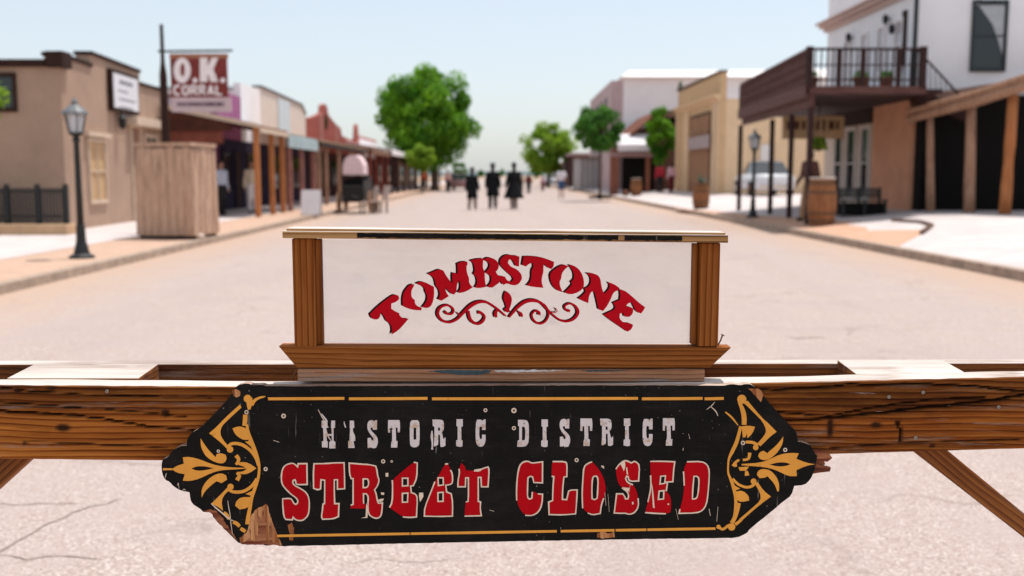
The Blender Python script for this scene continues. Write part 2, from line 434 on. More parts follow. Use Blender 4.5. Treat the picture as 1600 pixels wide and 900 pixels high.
def two_tone(o, mat_top):
    o.data.materials.append(mat_top)
    for p in o.data.polygons:
        if p.normal.z > .7: p.material_index = 1
    return o
YB = 1.886
a, b = at(-420, 570, YB), at(2040, 567, YB)
bk = MB().hexa((a.x,YB,a.z-.13),(b.x,YB,b.z-.13),(b.x,YB+.04,b.z-.13),(a.x,YB+.04,a.z-.13),(a.x,YB,a.z),(b.x,YB,b.z),(b.x,YB+.04,b.z),(a.x,YB+.04,a.z)).build('back_rail', W_BRACE, bar, bevel=.002)
two_tone(bk, W_BLEACH_LIT)
for pl, pr in ((10, 216), (1338, 1513)):
    a, b = at(pl, 590 if pl < 500 else 584, YF + .056), at(pr, 590 if pl < 500 else 583, YF + .056)
    zt = (a.z + b.z) / 2 + .001
    o = MB().hexa((a.x,YF+.056,zt-.12),(b.x,YF+.056,zt-.12),(b.x,YB-.003,zt-.12),(a.x,YB-.003,zt-.12),(a.x,YF+.056,zt-.002),(b.x,YF+.056,zt-.002),(b.x,YB-.003,zt+.004),(a.x,YB-.003,zt+.004)).build('spacer_block', W_BRACE, bar, bevel=.002)
    two_tone(o, W_BLEACH_LIT)
# splayed legs under the rails
def leg_bar(p0, p1, p2, p3, y0, y1, mat=None):
    return MB().hexa((p0.x,y0,p0.z),(p1.x,y0,p1.z),(p1.x,y1,p1.z),(p0.x,y1,p0.z),(p3.x,y0,p3.z),(p2.x,y0,p2.z),(p2.x,y1,p2.z),(p3.x,y1,p3.z)).build('leg', mat or W_BRACE, bar, bevel=.002)
def leg_from(pa, pb, qa, qb, y0, y1):
    """edges (pa->pb) and (qa->qb) in px at y0, carried on to the ground"""
    A, B, C, D = at(*pa, y0), at(*pb, y0), at(*qa, y0), at(*qb, y0)
    g1 = A + (B-A) * (A.z / (A.z-B.z)); g2 = C + (D-C) * (C.z / (C.z-D.z))
    up = .12; A2 = A - (B-A) * (up / (A.z-B.z)); C2 = C - (D-C) * (up / (C.z-D.z))
    g1.z = g2.z = 0.006
    return leg_bar(g1, g2, C2, A2, y0, y1)
y0 = YF + .054
def along(o, th):                               # turn the object's own X axis along the timber, so its grain runs that way
    rot = Matrix.Rotation(th, 4, 'Y'); o.data.transform(rot.inverted()); o.rotation_euler = (0, th, 0)
along(leg_from((1484,707), (1600,803), (1434,710.7), (1600,840.5), y0, y0 + .038), R(38.5))
along(leg_from((45,720), (-2,763), (-8,720), (-56,764), y0, y0 + .038), R(-42))
for s_ in (-1, 1):                              # uprights that carry the back rail, out past the picture edges
    MB().box(s_*1.16-.045, s_*1.16+.045, YB-.042, YB-.002, .006, .985).build('leg', W_BRACE, bar, bevel=.002)
    MB().box(s_*1.16-.045, s_*1.16+.045, YF+.054, YB-.044, .30, .385).build('cross_piece', W_BRACE, bar, bevel=.002)
# screws in the rail
def screw(px, py, Y, parent, r=.0033, mat=None, name='screw'):
    c = at(px, py, Y); mb = MB()
    n = 12; prof = [(r, 0), (r*.95, .0009), (r*.55, .0010), (r*.5, .0004)]
    vs_ = []
    for rr, d in prof:
        for k in range(n):
            an = 2*math.pi*k/n; vs_.append((c.x + rr*math.cos(an), c.y - d, c.z + rr*math.sin(an)))
    fs = [(i*n+k, i*n+(k+1) % n, (i+1)*n+(k+1) % n, (i+1)*n+k) for i in range(3) for k in range(n)] + [tuple(3*n+k for k in range(n))]
    return mb.add(vs_, fs).build(name, mat or STEEL, parent, smooth=False)
for s in ((167,611.5),(1389,620),(1442.5,613),(1430.7,684),(1560.5,636)): screw(*s, YF - .001, bar)

# ------------------------------------------------------------------ the long black sign
YS = 1.699
sg = thing('street_sign', (0, YS, .9), 'black painted board with red STREET CLOSED lettering and gold scrolls, screwed to the barricade rail', 'sign')
outline = [(366,607),(372.5,601.7),(385,598.5),(397,602.5),(408,600.5),(417,604),(600,603),(800,602.5),(1000,602),(1130,602.5),(1135,601.7),(1145,600),(1156,602),(1167,600),(1174,600.5),
  (1182,607),(1208,636),(1235,665),(1244,674),(1247,689.5),(1258,692),(1268,697),(1273,708),(1277,712),(1275,725),(1273,735),(1266,749.5),(1257,758),(1241,759.6),(1237,774),(1226,782),(1200,804),(1171,827),(1168,833),(1151,840.5),(1120,841),
  (1000,842.5),(850,845),(700,848),(560,851),(439,853.7),(430,851),(418,853),(405,850),(390,851.5),(375.6,850),(364.7,841),(356,832),(347.6,824),(341,818),(336,811),(332,807),(331,801),(319.6,801),(311,794),(304,790),(299,785),(297,779),(296,769),(281,766.6),(271,760),(265,753),(257.5,749.5),
  (252.8,740),(252,726),(254,718),(263.7,714),(268,705),(281,697),(291.6,696.5),(292.4,686),(298,677),(312,669),(337,644.5),(360,619.5)]
outl = soft(outline, n=1)
# jitter makes the worn edge of the plywood
outl2 = []
for i, p in enumerate(outl):
    q = outl[(i+1) % len(outl)]; L = math.hypot(q[0]-p[0], q[1]-p[1]); k = max(1, int(L / 7))
    for j in range(k):
        x, y = p[0] + (q[0]-p[0])*j/k, p[1] + (q[1]-p[1])*j/k
        r_ = 1.5 if (y > 795 and x < 445) else .55
        outl2.append((x + r_*mnoise.noise(Vector((x*.21, y*.21, 0))), y + r_*mnoise.noise(Vector((x*.21, y*.21, 9)))))
board = MB().prism([at(p[0], p[1], YS) for p in outl2], (0, .0165, 0)).build('board', P_BLACK, sg)
board.data.materials.append(wood('board_edge_wood', (.12,.06,.035), (.34,.22,.16), (.62,.5,.42), 'X', ring=50, fine=120, stain=.3))
for p in board.data.polygons:
    if abs(p.normal.y) < .5: p.material_index = 1
b_ = board.modifiers.new('bevel', 'BEVEL'); b_.width = .0021; b_.segments = 1; b_.limit_method = 'ANGLE'; b_.angle_limit = R(60)
b_.material = 1  # pale bevel: worn edge, with the lit rim put into its colour

# --- lettering: small white line
c1, c2, c3 = crop(490,640,8.421), crop(660,640,8.0), crop(860,640,7.619)
def M(f, pts): return [f(p) for p in pts]
def sh(pts, dx, dy): return [(p[0]+dx, p[1]+dy) for p in pts]
WORD = [Art(YS - .0006), Art(YS - .0006)]; A = WORD[0]
A.fill(M(c1, [(105,145),(180,145),(185,240),(165,245),(175,415),(185,420),(185,500),(110,498),(108,420),(130,410),(125,245),(105,235)]))
A.fill(M(c1, [(232,145),(282,145),(282,240),(262,245),(262,410),(285,425),(288,510),(205,512),(205,425),(240,410),(235,245),(228,240)]))
A.fill(M(c1, [(165,250),(190,335),(240,420),(215,405),(168,330)])); A.fill(M(c1, [(170,318),(238,322),(238,345),(170,345)]))
A.fill(M(c1, [(105,50),(150,100),(186,152),(174,162),(135,118),(100,62)]))
A.fill(M(c1, [(475,145),(530,145),(535,240),(515,250),(520,300),(545,340),(548,410),(525,415),(540,505),(455,505),(455,415),(470,410),(480,260),(475,240)]))
A.fill(M(c1, [(395,160),(405,155),(415,200),(430,235),(415,238),(400,205)]))
gS = M(c1, [(745,140),(775,138),(800,155),(810,140),(835,140),(832,265),(780,265),(775,235),(745,240),(755,275),(800,320),(840,365),(848,440),(820,505),(775,510),(755,495),(745,505),(710,505),(710,375),(750,370),(765,410),(785,400),(785,370),(740,320),(708,260),(705,195),(720,155)])
gT = M(c1, [(980,138),(1130,138),(1138,200),(1135,300),(1105,300),(1105,240),(1080,235),(1085,410),(1105,415),(1100,500),(1018,500),(1020,430),(1035,410),(1030,240),(1010,240),(1005,305),(978,300)])
gO = M(c1, [(1290,140),(1370,140),(1395,175),(1395,450),(1370,490),(1330,500),(1285,490),(1265,450),(1265,180)]); gOh = M(c1, [(1315,240),(1350,240),(1350,395),(1315,395)])
gR = M(c2, [(125,125),(240,125),(268,150),(270,250),(240,285),(252,320),(262,370),(288,345),(288,450),(260,468),(225,465),(222,400),(220,320),(200,310),(195,380),(200,385),(195,440),(150,462),(140,440),(150,380),(150,215),(130,205)]); gRh = M(c2, [(195,225),(220,225),(220,265),(195,265)])
gI = M(c2, [(425,120),(505,120),(505,210),(485,215),(488,380),(503,385),(500,460),(465,468),(420,455),(422,385),(440,380),(440,215),(425,205)])
gC = M(c2, [(685,125),(730,125),(755,140),(765,122),(790,122),(790,255),(745,255),(745,220),(720,210),(710,240),(712,350),(730,375),(745,360),(745,312),(790,315),(790,400),(765,455),(725,468),(685,450),(665,390),(665,240),(670,160)])
gD = M(c2, [(1195,128),(1290,128),(1320,150),(1332,210),(1330,400),(1310,440),(1280,465),(1185,465),(1190,390),(1210,380),(1210,210),(1195,205)]); gDh = M(c2, [(1245,215),(1275,215),(1285,240),(1285,370),(1270,385),(1245,385)])
A.fill(gS); A.fill(gT); A.fill(gO, [gOh]); A.fill(gR, [gRh]); A.fill(gI); A.fill(gC)
A.line(M(c2, [(120,265),(118,340),(125,420),(122,500)]), [1.5,4,2.4,3]); A = WORD[1]; A.fill(gD, [gDh])
A.fill(sh(gI, 133, .4)); A.fill(sh(gS, 300.6, -2)); A.fill(sh(gT, 300.6, -2.5)); A.fill(sh(gR, 262, -1.5), [sh(gRh, 262, -1.5)]); A.fill(sh(gI, 261.8, -1)); A.fill(sh(gC, 261, -1)); A.fill(sh(gT, 429.5, -3))
for o_, w_ in zip(each(WORD, 'lettering', P_WHITE, sg), ('HISTORIC', 'DISTRICT')): o_['label'] = 'small flaked white lettering reading ' + w_

# --- lettering: big red line with cream outline
s1, s2, s3, s4 = crop(430,710,8.183), crop(600,710,8.183), crop(795,710,8.183), crop(950,710,8.183)
big = [
 (s1, [(205,112),(245,120),(285,160),(292,120),(405,118),(408,385),(290,388),(265,375),(262,345),(250,325),(228,335),(222,365),(250,400),(330,440),(400,490),(435,570),(435,700),(420,780),(370,835),(320,850),(260,838),(228,805),(218,838),(135,832),(108,790),(95,640),(95,568),(195,562),(220,590),(235,625),(262,640),(285,625),(290,590),(265,555),(200,510),(130,440),(85,380),(75,290),(90,190),(130,135)], [], []),
 (s1, [(495,120),(640,118),(760,108),(880,108),(885,250),(888,440),(795,445),(795,325),(755,325),(755,480),(760,630),(815,630),(808,795),(740,825),(605,830),(590,795),(605,700),(610,635),(630,630),(632,500),(632,330),(585,325),(580,440),(545,455),(490,435),(487,250)], [], []),
 (s1, [(945,112),(1100,125),(1200,130),(1285,150),(1300,200),(1310,280),(1330,330),(1310,400),(1270,455),(1290,500),(1305,590),(1320,625),(1370,620),(1365,720),(1350,795),(1300,822),(1240,805),(1190,760),(1185,620),(1190,540),(1165,505),(1128,505),(1130,630),(1155,640),(1150,695),(960,690),(965,650),(995,640),(995,310),(970,310),(950,250)], [[(1125,315),(1180,315),(1195,350),(1190,400),(1165,425),(1125,425)]], [22,23,24,25]),
 (s2, [(105,330),(240,210),(380,100),(425,110),(420,300),(375,400),(340,405),(350,490),(400,505),(428,550),(415,800),(330,808),(240,800),(70,680),(105,610),(110,420)], [[(235,305),(305,305),(305,400),(235,405)],[(235,500),(305,495),(300,610),(235,612)]], [0,1,12]),
 (s2, [(780,125),(820,120),(850,200),(875,250),(878,360),(850,385),(790,395),(800,480),(860,505),(878,620),(875,790),(700,795),(515,790),(520,680),(600,480),(650,350),(700,270)], [[(690,300),(755,300),(760,390),(695,400)],[(690,490),(755,485),(755,600),(690,602)]], [1,15,16]),
 (s2, [(960,185),(990,110),(1035,150),(1045,205),(1150,210),(1220,215),(1250,185),(1330,160),(1345,200),(1330,415),(1245,415),(1240,295),(1205,295),(1205,600),(1235,610),(1230,700),(1245,785),(1030,790),(1035,690),(1045,610),(1075,600),(1080,490),(1078,300),(1045,300),(1040,415),(945,415),(945,340),(965,240)], [], [0,1,2,3,17,18]),
 (s3, [(240,85),(290,110),(320,110),(432,95),(430,365),(320,360),(305,290),(275,280),(245,300),(240,430),(238,550),(265,572),(295,560),(300,480),(320,475),(370,505),(432,510),(425,640),(380,740),(300,785),(210,780),(140,700),(100,590),(98,440),(110,270),(135,150),(175,100)], [], [13,14,20,21]),
 (s3, [(560,92),(720,92),(745,120),(742,285),(705,290),(690,430),(685,575),(740,580),(765,470),(800,455),(875,455),(868,600),(855,760),(700,775),(515,770),(510,610),(560,590),(565,420),(575,285),(548,280),(548,150)], [], [19,20]),
 (s3, [(960,160),(1010,115),(1065,95),(1130,160),(1200,270),(1235,380),(1240,490),(1215,560),(1185,640),(1170,755),(1075,775),(1010,750),(945,690),(938,560),(940,430),(950,280)], [[(1070,300),(1095,278),(1125,280),(1142,320),(1138,440),(1130,560),(1095,580),(1065,565),(1062,440)]], [2,3,4,5,6,11]),
 (s4, [(205,80),(250,85),(300,110),(330,90),(360,95),(405,140),(392,340),(290,345),(262,320),(260,285),(240,280),(225,310),(250,360),(320,390),(365,460),(385,560),(392,660),(350,740),(280,770),(210,750),(185,755),(80,750),(95,630),(110,505),(190,505),(215,540),(225,570),(255,568),(265,530),(250,480),(180,430),(130,370),(110,280),(100,190),(140,130)], [], [13,14,30,31,32]),
 (s4, [(540,90),(700,88),(855,95),(840,200),(830,350),(740,355),(760,375),(745,470),(800,540),(810,640),(800,740),(740,760),(600,755),(475,745),(510,610),(540,480),(550,380),(545,270)], [[(675,280),(735,275),(725,370),(665,380)],[(655,470),(715,465),(710,570),(645,575)]], [7,8,9,10,13,17]),
 (s4, [(1010,95),(1200,90),(1270,130),(1295,200),(1295,300),(1280,500),(1260,640),(1210,720),(1130,750),(910,755),(920,700),(960,560),(975,400),(970,280),(965,220),(985,150)], [[(1100,280),(1140,280),(1165,310),(1160,430),(1145,540),(1120,570),(1080,570),(1085,440)]], [10,11,14,15]),
]
WA_ = [Art(YS - .0006), Art(YS - .0006)]; WB_ = [Art(YS - .0013), Art(YS - .0013)]
for n_big, (f, o, hs, skip) in enumerate(big):
    A, B = WA_[n_big > 5], WB_[n_big > 5]
    o_, hs_ = M(f, o), [M(f, h) for h in hs]
    A.fill(o_, hs_)
    for lp, sk in [(o_, skip)] + [(h, []) for h in hs_]:
        n_ = len(lp)
        if not sk:
            q = soft(lp, n=1); B.line(q, [2.1 + .7*mnoise.noise(Vector((p[0]*.13, p[1]*.13, 0))) for p in q], k=1, closed=True)
        else:                                     # leave the outline off where it has flaked away
            runs = []; cur = []
            st = (max(sk) + 1) % n_
            for j in range(n_):
                i = (st + j) % n_
                if not cur: cur = [lp[i]]
                if i in sk:
                    if len(cur) > 1: runs.append(cur)
                    cur = []
                else: cur.append(lp[(i+1) % n_])
            if len(cur) > 1: runs.append(cur)
            for r_ in runs:
                q = soft(r_, closed=False, n=1); B.line(q, [2.1 + .7*mnoise.noise(Vector((p[0]*.13, p[1]*.13, 0))) for p in q], k=1)
for f, pl in ((s4, [(150,110),(215,85),(225,150),(203,215),(180,160)]), (s4, [(180,420),(275,430),(270,470),(230,480)]), (s4, [(548,325),(578,450),(597,690),(575,680),(560,450)]), (s4, [(230,170),(245,165),(258,260),(240,255)]),
              (s2, [(1150,195),(1250,180),(1215,215)]), (s1, [(1165,620),(1188,690),(1178,812),(1095,815),(1155,800),(1160,700)]), (s1, [(1300,590),(1340,570),(1390,565),(1375,600),(1340,610)]), (s1, [(1410,240),(1445,235),(1445,285),(1412,285)]), (s1, [(1350,485),(1395,490),(1390,520),(1355,515)]), (s2, [(450,490),(500,490),(505,540),(480,580),(460,610),(445,540)]),
              (s3, [(1180,140),(1215,150),(1222,185),(1190,165)]), (s4, [(305,610),(325,605),(328,635),(310,645)]), (s4, [(760,630),(780,625),(782,645),(765,648)])):
    WB_[f in (s3, s4)].fill(M(f, pl))
for A, B, w_ in zip(WA_, WB_, ('STREET', 'CLOSED')):
    rb = A.mb.build('lettering', P_RED, sg); rb['label'] = 'large chipped red lettering reading ' + w_; B.mb.build('letter_outline', P_CREAM, rb)

# --- gold border lines and corner scrolls
A = Art(YS - .0006)
for a_, b_ in ((417, 538), (545, 668), (675, 997), (1003, 1098), (1101, 1131)): A.line([(a_, 623.2), ((a_+b_)/2, 623), (b_, 622.5)], [4.4, 4.6, 4.4], k=1)
A.mb.build('border_line', P_GOLD, sg); A = Art(YS - .0006)
for a_, b_ in ((433, 640), (641.5, 870), (876, 960), (962, 1010), (1011.5, 1118)):
    y_ = lambda x: 837.5 - (x-433) * 11.5 / 687
    A.line([(a_, y_(a_)), ((a_+b_)/2, y_((a_+b_)/2)), (b_, y_(b_))], [3.8, 4.2, 3.8], k=1)
A.mb.build('border_line', P_GOLD, sg)

e = crop(245,590,6.43)
def Fp(pts): return M(e, [(p[0], p[1] + 836) for p in pts])
def St(A, pts, off=0): A.line(M(e_, [(p[0], p[1] + off) for p in pts]), [p[2]/6.43 for p in pts])
e_ = e
A = Art(YS - .0006)
A.dot(e((912,212)), 6.2); A.fill(M(e, [(870,205),(920,182),(960,205),(960,260),(940,320),(915,325),(905,290),(898,235)]))
St(A, [(1092,193,16),(1040,200,22),(985,228,30),(950,275,42)])
St(A, [(888,372,44),(886,430,46),(880,485,44)]); St(A, [(905,470,26),(915,545,34),(950,650,44),(990,750,40),(1018,840,32),(1028,911,26),(1018,1010,28),(985,1110,34),(952,1210,34),(935,1310,36),(918,1400,40),(910,1475,46)])
A.fill(M(e, [(835,270),(850,300),(720,420),(650,490),(635,560),(660,620),(720,690),(700,712),(640,650),(525,560),(600,495),(700,390)]))
A.dot(e((735,722)), 5.2)
St(A, [(715,695,26),(745,668,30),(800,662,32),(870,682,34),(945,738,32),(995,810,30),(1020,885,28)])
A.fill(M(e, [(760,510),(800,495),(840,490),(900,510),(930,570),(940,620),(880,630),(820,600),(780,560)])); A.fill(M(e, [(885,645),(940,635),(968,690),(975,720),(930,680)]))
A.fill(Fp([(150,85),(200,50),(270,30),(260,-35),(330,-40),(430,-15),(540,30),(640,55),(760,68),(890,70),(890,80),(760,88),(640,95),(540,125),(430,180),(330,205),(260,200),(280,135),(200,120)]), [Fp([(345,78),(400,55),(480,55),(570,75),(480,97),(400,100)])])
A.line(Fp([(60,85),(100,85),(155,85)]), [3.4, 3, 3], k=1)
A.fill(M(e, [(440,610),(470,660),(520,730),(590,800),(600,770),(640,758),(690,775),(702,810),(690,845),(655,866),(580,850),(500,800),(460,740),(440,680)]))
A.fill(Fp([(450,370),(447,290),(490,210),(560,150),(640,122),(695,145),(705,190),(650,225),(600,205),(540,250),(480,310)]))
A.fill(Fp([(790,30),(850,10),(920,20),(1000,75),(930,125),(860,140),(800,112),(860,110),(900,85),(880,60),(830,45)]))
St(A, [(795,782,40),(822,825,34),(795,875,26)]); St(A, [(800,960,22),(828,985,34),(805,1032,44)])
A.dot(Fp([(740,262)])[0], 5)
A.line(Fp([(722,285),(745,305),(800,315),(880,303),(955,252),(1005,180)]), [3.5,4.5,5,5,5,4.5])
A.fill(Fp([(785,450),(800,400),(850,365),(940,365),(940,430),(910,475),(830,490)])); A.fill(Fp([(890,335),(960,300),(952,352)]))
A.fill(Fp([(715,262),(742,290),(685,330),(648,400),(665,505),(620,465),(545,432),(620,360)]))
for q in ([(672,520),(700,545),(725,585)], [(765,615),(800,630),(832,660)], [(840,680),(865,695),(890,712)]): A.line(Fp(q), [5,6,5])
A.mb.build('gold_scroll', P_GOLD, sg)

e = e_ = crop(1120,590,6.43)
A = Art(YS - .0006)
A.dot(e((252,218)), 7.2)
St(A, [(222,240,26),(258,320,44),(275,400,50),(275,475,46)]); St(A, [(240,490,30),(222,570,34),(195,660,38),(155,745,36),(122,820,22),(114,900,18),(116,960,20),(135,1010,26),(165,1090,34),(188,1200,30),(192,1300,34),(180,1400,36),(150,1462,40)])
A.fill(M(e, [(262,250),(310,232),(450,400),(520,460),(602,545),(540,590),(440,690),(405,668),(480,580),(500,530),(460,440),(380,360),(300,280)]))
A.dot(e((392,702)), 4.4); St(A, [(415,680,30),(360,652,30),(290,648,28)])
A.fill(M(e, [(668,590),(665,660),(620,740),(560,800),(500,830),(440,825),(415,790),(430,750),(470,735),(510,760),(530,740),(600,680),(650,620)]))
A.fill(M(e, [(250,490),(320,482),(385,495),(360,560),(310,610),(300,560),(290,600),(262,600)]))
A.fill(Fp([(990,35),(900,50),(800,95),(805,155),(720,155),(630,110),(540,75),(440,60),(250,45),(250,32),(440,20),(540,-20),(640,-65),(740,-80),(825,-75),(800,-20),(900,20)]), [Fp([(530,38),(620,15),(700,18),(740,35),(690,55),(610,58)])])
A.fill(Fp([(625,305),(610,310),(580,230),(510,155),(480,172),(430,175),(403,140),(415,100),(460,80),(540,95),(600,160),(628,230)]))
A.fill(M(e, [(150,880),(180,840),(215,818),(235,830),(200,860),(205,895),(175,900)])); St(A, [(332,755,36),(318,815,26),(262,828,24)]); A.fill(Fp([(218,65),(325,58),(295,100),(232,100)])); St(A, [(298,940,30),(305,985,46)])
A.line(Fp([(160,180),(215,235),(290,265),(350,256),(390,222)]), [4,4,4,4.4,4.4]); A.dot(Fp([(370,207)])[0], 4.6)
A.fill(Fp([(380,225),(412,215),(470,300),(545,360),(450,430),(330,530),(240,612),(222,590),(350,480),(440,400),(440,330)]))
A.fill(Fp([(188,310),(260,298),(320,350),(326,400),(250,415),(208,400),(190,360)])); A.fill(Fp([(140,170),(165,240),(235,280),(185,300)]))
A.line(Fp([(225,425),(212,490),(190,560),(165,620)]), [5,5,5,4]); A.dot(Fp([(150,665)])[0], 5.8)
A.line(Fp([(18,664),(60,688),(110,655),(135,640)]), [4.5,4,4,3]); A.dot(Fp([(18,664)])[0], 3.4); A.line(Fp([(185,640),(215,620),(250,590)]), [5,4.6,4])
A.line(M(e, [(85,345),(150,400),(215,480)]), [2,3,1.5])
A.mb.build('gold_scroll', P_GOLD, sg)
# --- bare wood where the black paint and the top ply have come away
f = crop(245,720,6.43)
A = Art(YS - .0004); A.fill(rag(M(f, [(938,560),(985,505),(1012,480),(1030,468),(1060,458),(1095,435),(1118,470),(1130,520),(1160,620),(1195,700),(1215,760),(1258,850),(1180,842),(1060,838),(940,842),(845,838),(830,780),(870,745),(900,720),(915,690),(920,650),(935,640)]), 1.2), rnd=0); A.mb.build('bare_patch', W_BARE, sg)
A = Art(YS - .0004); A.fill(rag(M(crop(245,590,6.43), [(755,130),(800,110),(838,140),(835,185),(800,205),(770,185)]), 1.2), rnd=0); A.mb.build('bare_patch', W_BARE, sg)
A = Art(YS - .0004); A.fill(rag(M(crop(920,580,3.1025), [(42,785),(70,772),(90,785),(122,778),(128,805),(60,812),(40,808)]), 1.2), rnd=0); A.mb.build('bare_patch', W_BARE, sg)
A = Art(YS - .0004); A.fill(rag(M(crop(920,580,3.1025), [(768,82),(830,88),(850,118),(835,150),(800,110)]), 1.2), rnd=0); A.mb.build('bare_patch', W_BARE, sg)
A = Art(YS - .0004); A.fill(rag(M(crop(230,580,3.1025), [(680,745),(700,735),(712,760),(708,820),(690,818),(688,780)]), 1.2), rnd=0); A.mb.build('bare_patch', W_BARE, sg)
A = Art(YS - .0009); A.fill(rag(M(f, [(930,690),(985,670),(1035,655),(1040,600),(1080,585),(1110,640),(1120,700),(1170,745),(1190,800),(1252,852),(1180,846),(1060,842),(945,846),(850,838),(900,800),(935,770)]), 1.2), rnd=0); A.mb.build('bare_patch', W_BAREX, sg)
A = Art(YS - .0009); A.fill(rag(M(f, [(470,505),(540,488),(590,500),(650,560),(700,640),(760,720),(800,790),(850,838),(800,800),(740,735),(660,665),(600,600),(560,545),(545,520)]), 1.2), rnd=0); A.mb.build('bare_patch', W_BAREX, sg)
for x0, x1, yt, yb, mt in ((392,397,812,846,0),(399,402,800,838,0),(404,407,806,848,1),(410,412,797,830,1),(416,419,803,846,0),(421,424,815,849,1),(426,429,826,850,0)):
    A = Art(YS - .0013); A.fill(rag([(x0,yt),(x1,yt+4),(x1+1.5,yb),(x0-.5,yb-3)], .9, 3, x0), rnd=0); A.mb.build('wood_strand', W_BAREX if mt else W_BARE, sg)
# pale scuffs in the black paint
for q, ww in ((M(f, [(712,400),(722,470),(735,540),(745,640),(760,740)]), 1.1), (M(f, [(545,430),(600,480),(650,520),(720,580),(770,605)]), 2.0), (M(f, [(205,250),(215,225),(222,285)]), .8), (M(f, [(85,150),(95,130),(80,180)]), 1.2), (M(f, [(255,300),(275,285),(290,300)]), .9),
              ([(985,755),(983,770)], .8), ([(1110,635),(1118,642),(1122,650)], 1.6), ([(1104,640),(1112,634),(1117,628)], 1.2), ([(497,640),(505,655),(513,668)], 1.3), ([(427,688),(436,691)], 1.3), ([(1076,678),(1078,686)], .9), ([(1108,795),(1110,806)], 1.5), ([(1122,792),(1120,815)], 1.0), ([(1056,795),(1060,812)], .8), ([(945,770),(947,790)], 1.0), ([(950,772),(952,800)], .8), ([(1068,700),(1067,704)], 1.6), ([(765,797),(772,799)], 1.2)):
    A = Art(YS - .0012); A.line(q, [ww * .5] + [ww] * (len(q) - 2) + [ww * .5], k=3 if len(q) > 2 else 1); A.mb.build('scuff', P_CREAM, sg)
# --- screws, empty screw holes with a pale worn ring
for c in ((443,650,3.2),(758.5,641,2.6),(803,641.5,3.6),(803,669,2.8),(901,719,2.8),(598.6,721,2.8),(415,733,2.8),(341,705,2.2),(385,644,2.8),(1161,692,3.0),(1227,703,2.8),(612,721,1.6)):
    A = Art(YS - .0007); H = Art(YS - .0012); A.ring(c[:2], c[2] * .45, c[2] * 1.15); H.dot(c[:2], c[2] * .5); H.mb.build('screw_hole', HOLE, A.mb.build('worn_ring', P_CREAM, sg))
for c in ((541.5,624,3.2),(415,624,3.8),(1000,620,3.2),(1135.5,622,3.0),(672,622,1.8)): H = Art(YS - .0012); H.dot(c[:2], c[2]); H.mb.build('screw_hole', HOLE, sg)
for c in ((443,650),(803,641.5),(385,644),(1161,692)): screw(c[0], c[1], YS - .0013, sg, .0018, RUST)
# splintered wood sticking out at the right tip
sp = MB()
for pl in ([(1262,702),(1282,704),(1296,709),(1301,716),(1293,722),(1276,719),(1262,722)], [(1262,722),(1276,724),(1284,728),(1299,731),(1297,737),(1280,739),(1262,742)], [(1268,712),(1285,712),(1290,726),(1268,736)]):
    i_ = len(sp.f); sp.prism([at(p[0], p[1], YS + .004 + .0021 * (i_ % 7)) for p in pl], (0, .006 + .001 * (i_ % 3), 0))
sp.build('splinter', W_BAREX, sg, bevel=.0008)

# ------------------------------------------------------------------ the framed town sign on top
YN = 1.735
ns = thing('town_sign', (0, YN, 1.05), 'brown wooden frame holding a clear pane with red arched TOMBSTONE lettering, standing on the barricade', 'sign')
a, b = at(465, 598, 1.729), at(1101, 598, 1.729); z0 = a.z + .002; z1 = at(465, 577.5, 1.729).z
pk = MB().hexa((a.x,1.729,z0),(b.x,1.729,z0),(b.x,1.925,z0),(a.x,1.925,z0),(a.x,1.729,z1),(b.x,1.729,z1),(b.x,1.925,z1),(a.x,1.925,z1)).build('base_plank', W_PLANK, ns, bevel=.0015)
T_OLD = mottled('old_teal_paint', (.055, .085, .10), .3, 30); W_OLD = mottled('old_flaked_white', (.60, .58, .57), .2, 40)
for pl, mt in (([(668,580),(690,578.2),(730,578.4),(768,578.5),(764,583),(745,586),(715,585.5),(690,583)], T_OLD), ([(772,578.3),(820,578),(888,578.5),(860,580.5),(800,582),(774,581)], W_OLD), ([(905,578.5),(940,578.2),(985,578.6),(960,580.3),(920,580.6)], T_OLD)):
    A = Art(1.7285); A.fill(rag(pl, .8, 4, 3), rnd=0); A.mb.build('old_paint', mt, pk)
zbb = z1 + .002
q = [at(435,541,YN), at(1143,543,YN), at(1109,577,YN), at(464,577,YN)]
q[2].z = q[3].z = zbb
MB().prism(q, (0, .034, 0)).build('bottom_rail', W_FRAME, ns, bevel=.0012)
zt = at(800, 541, YN).z
ztop = at(800, 377, YN).z
for (x0, x1) in ((458, 492), (1092, 1124)):
    A0, A1 = at(x0, 460, YN + .001), at(x1, 460, YN + .001)
    l0, l1 = (at(x0, 541, YN).z, at(x1, 541, YN).z)
    zl = (373 if x0 < 800 else 380)
    zt1 = at(x0, zl, YN).z
    o = MB().box(A0.x, A1.x, YN + .001, YN + .033, l0 - .0005, zt1).build('upright', W_POST, ns, bevel=.0012)
    # the grooved inner stop that holds the pane
    if x0 < 800: MB().box(A1.x + .0003, A1.x + .009, YN + .012, YN + .0345, l0 + .0005, zt1 - .002).build('stop', W_POST, o, bevel=.001)
    else: MB().box(A0.x - .009, A0.x - .0003, YN + .012, YN + .0345, l0 + .0005, zt1 - .002).build('stop', W_POST, o, bevel=.001)
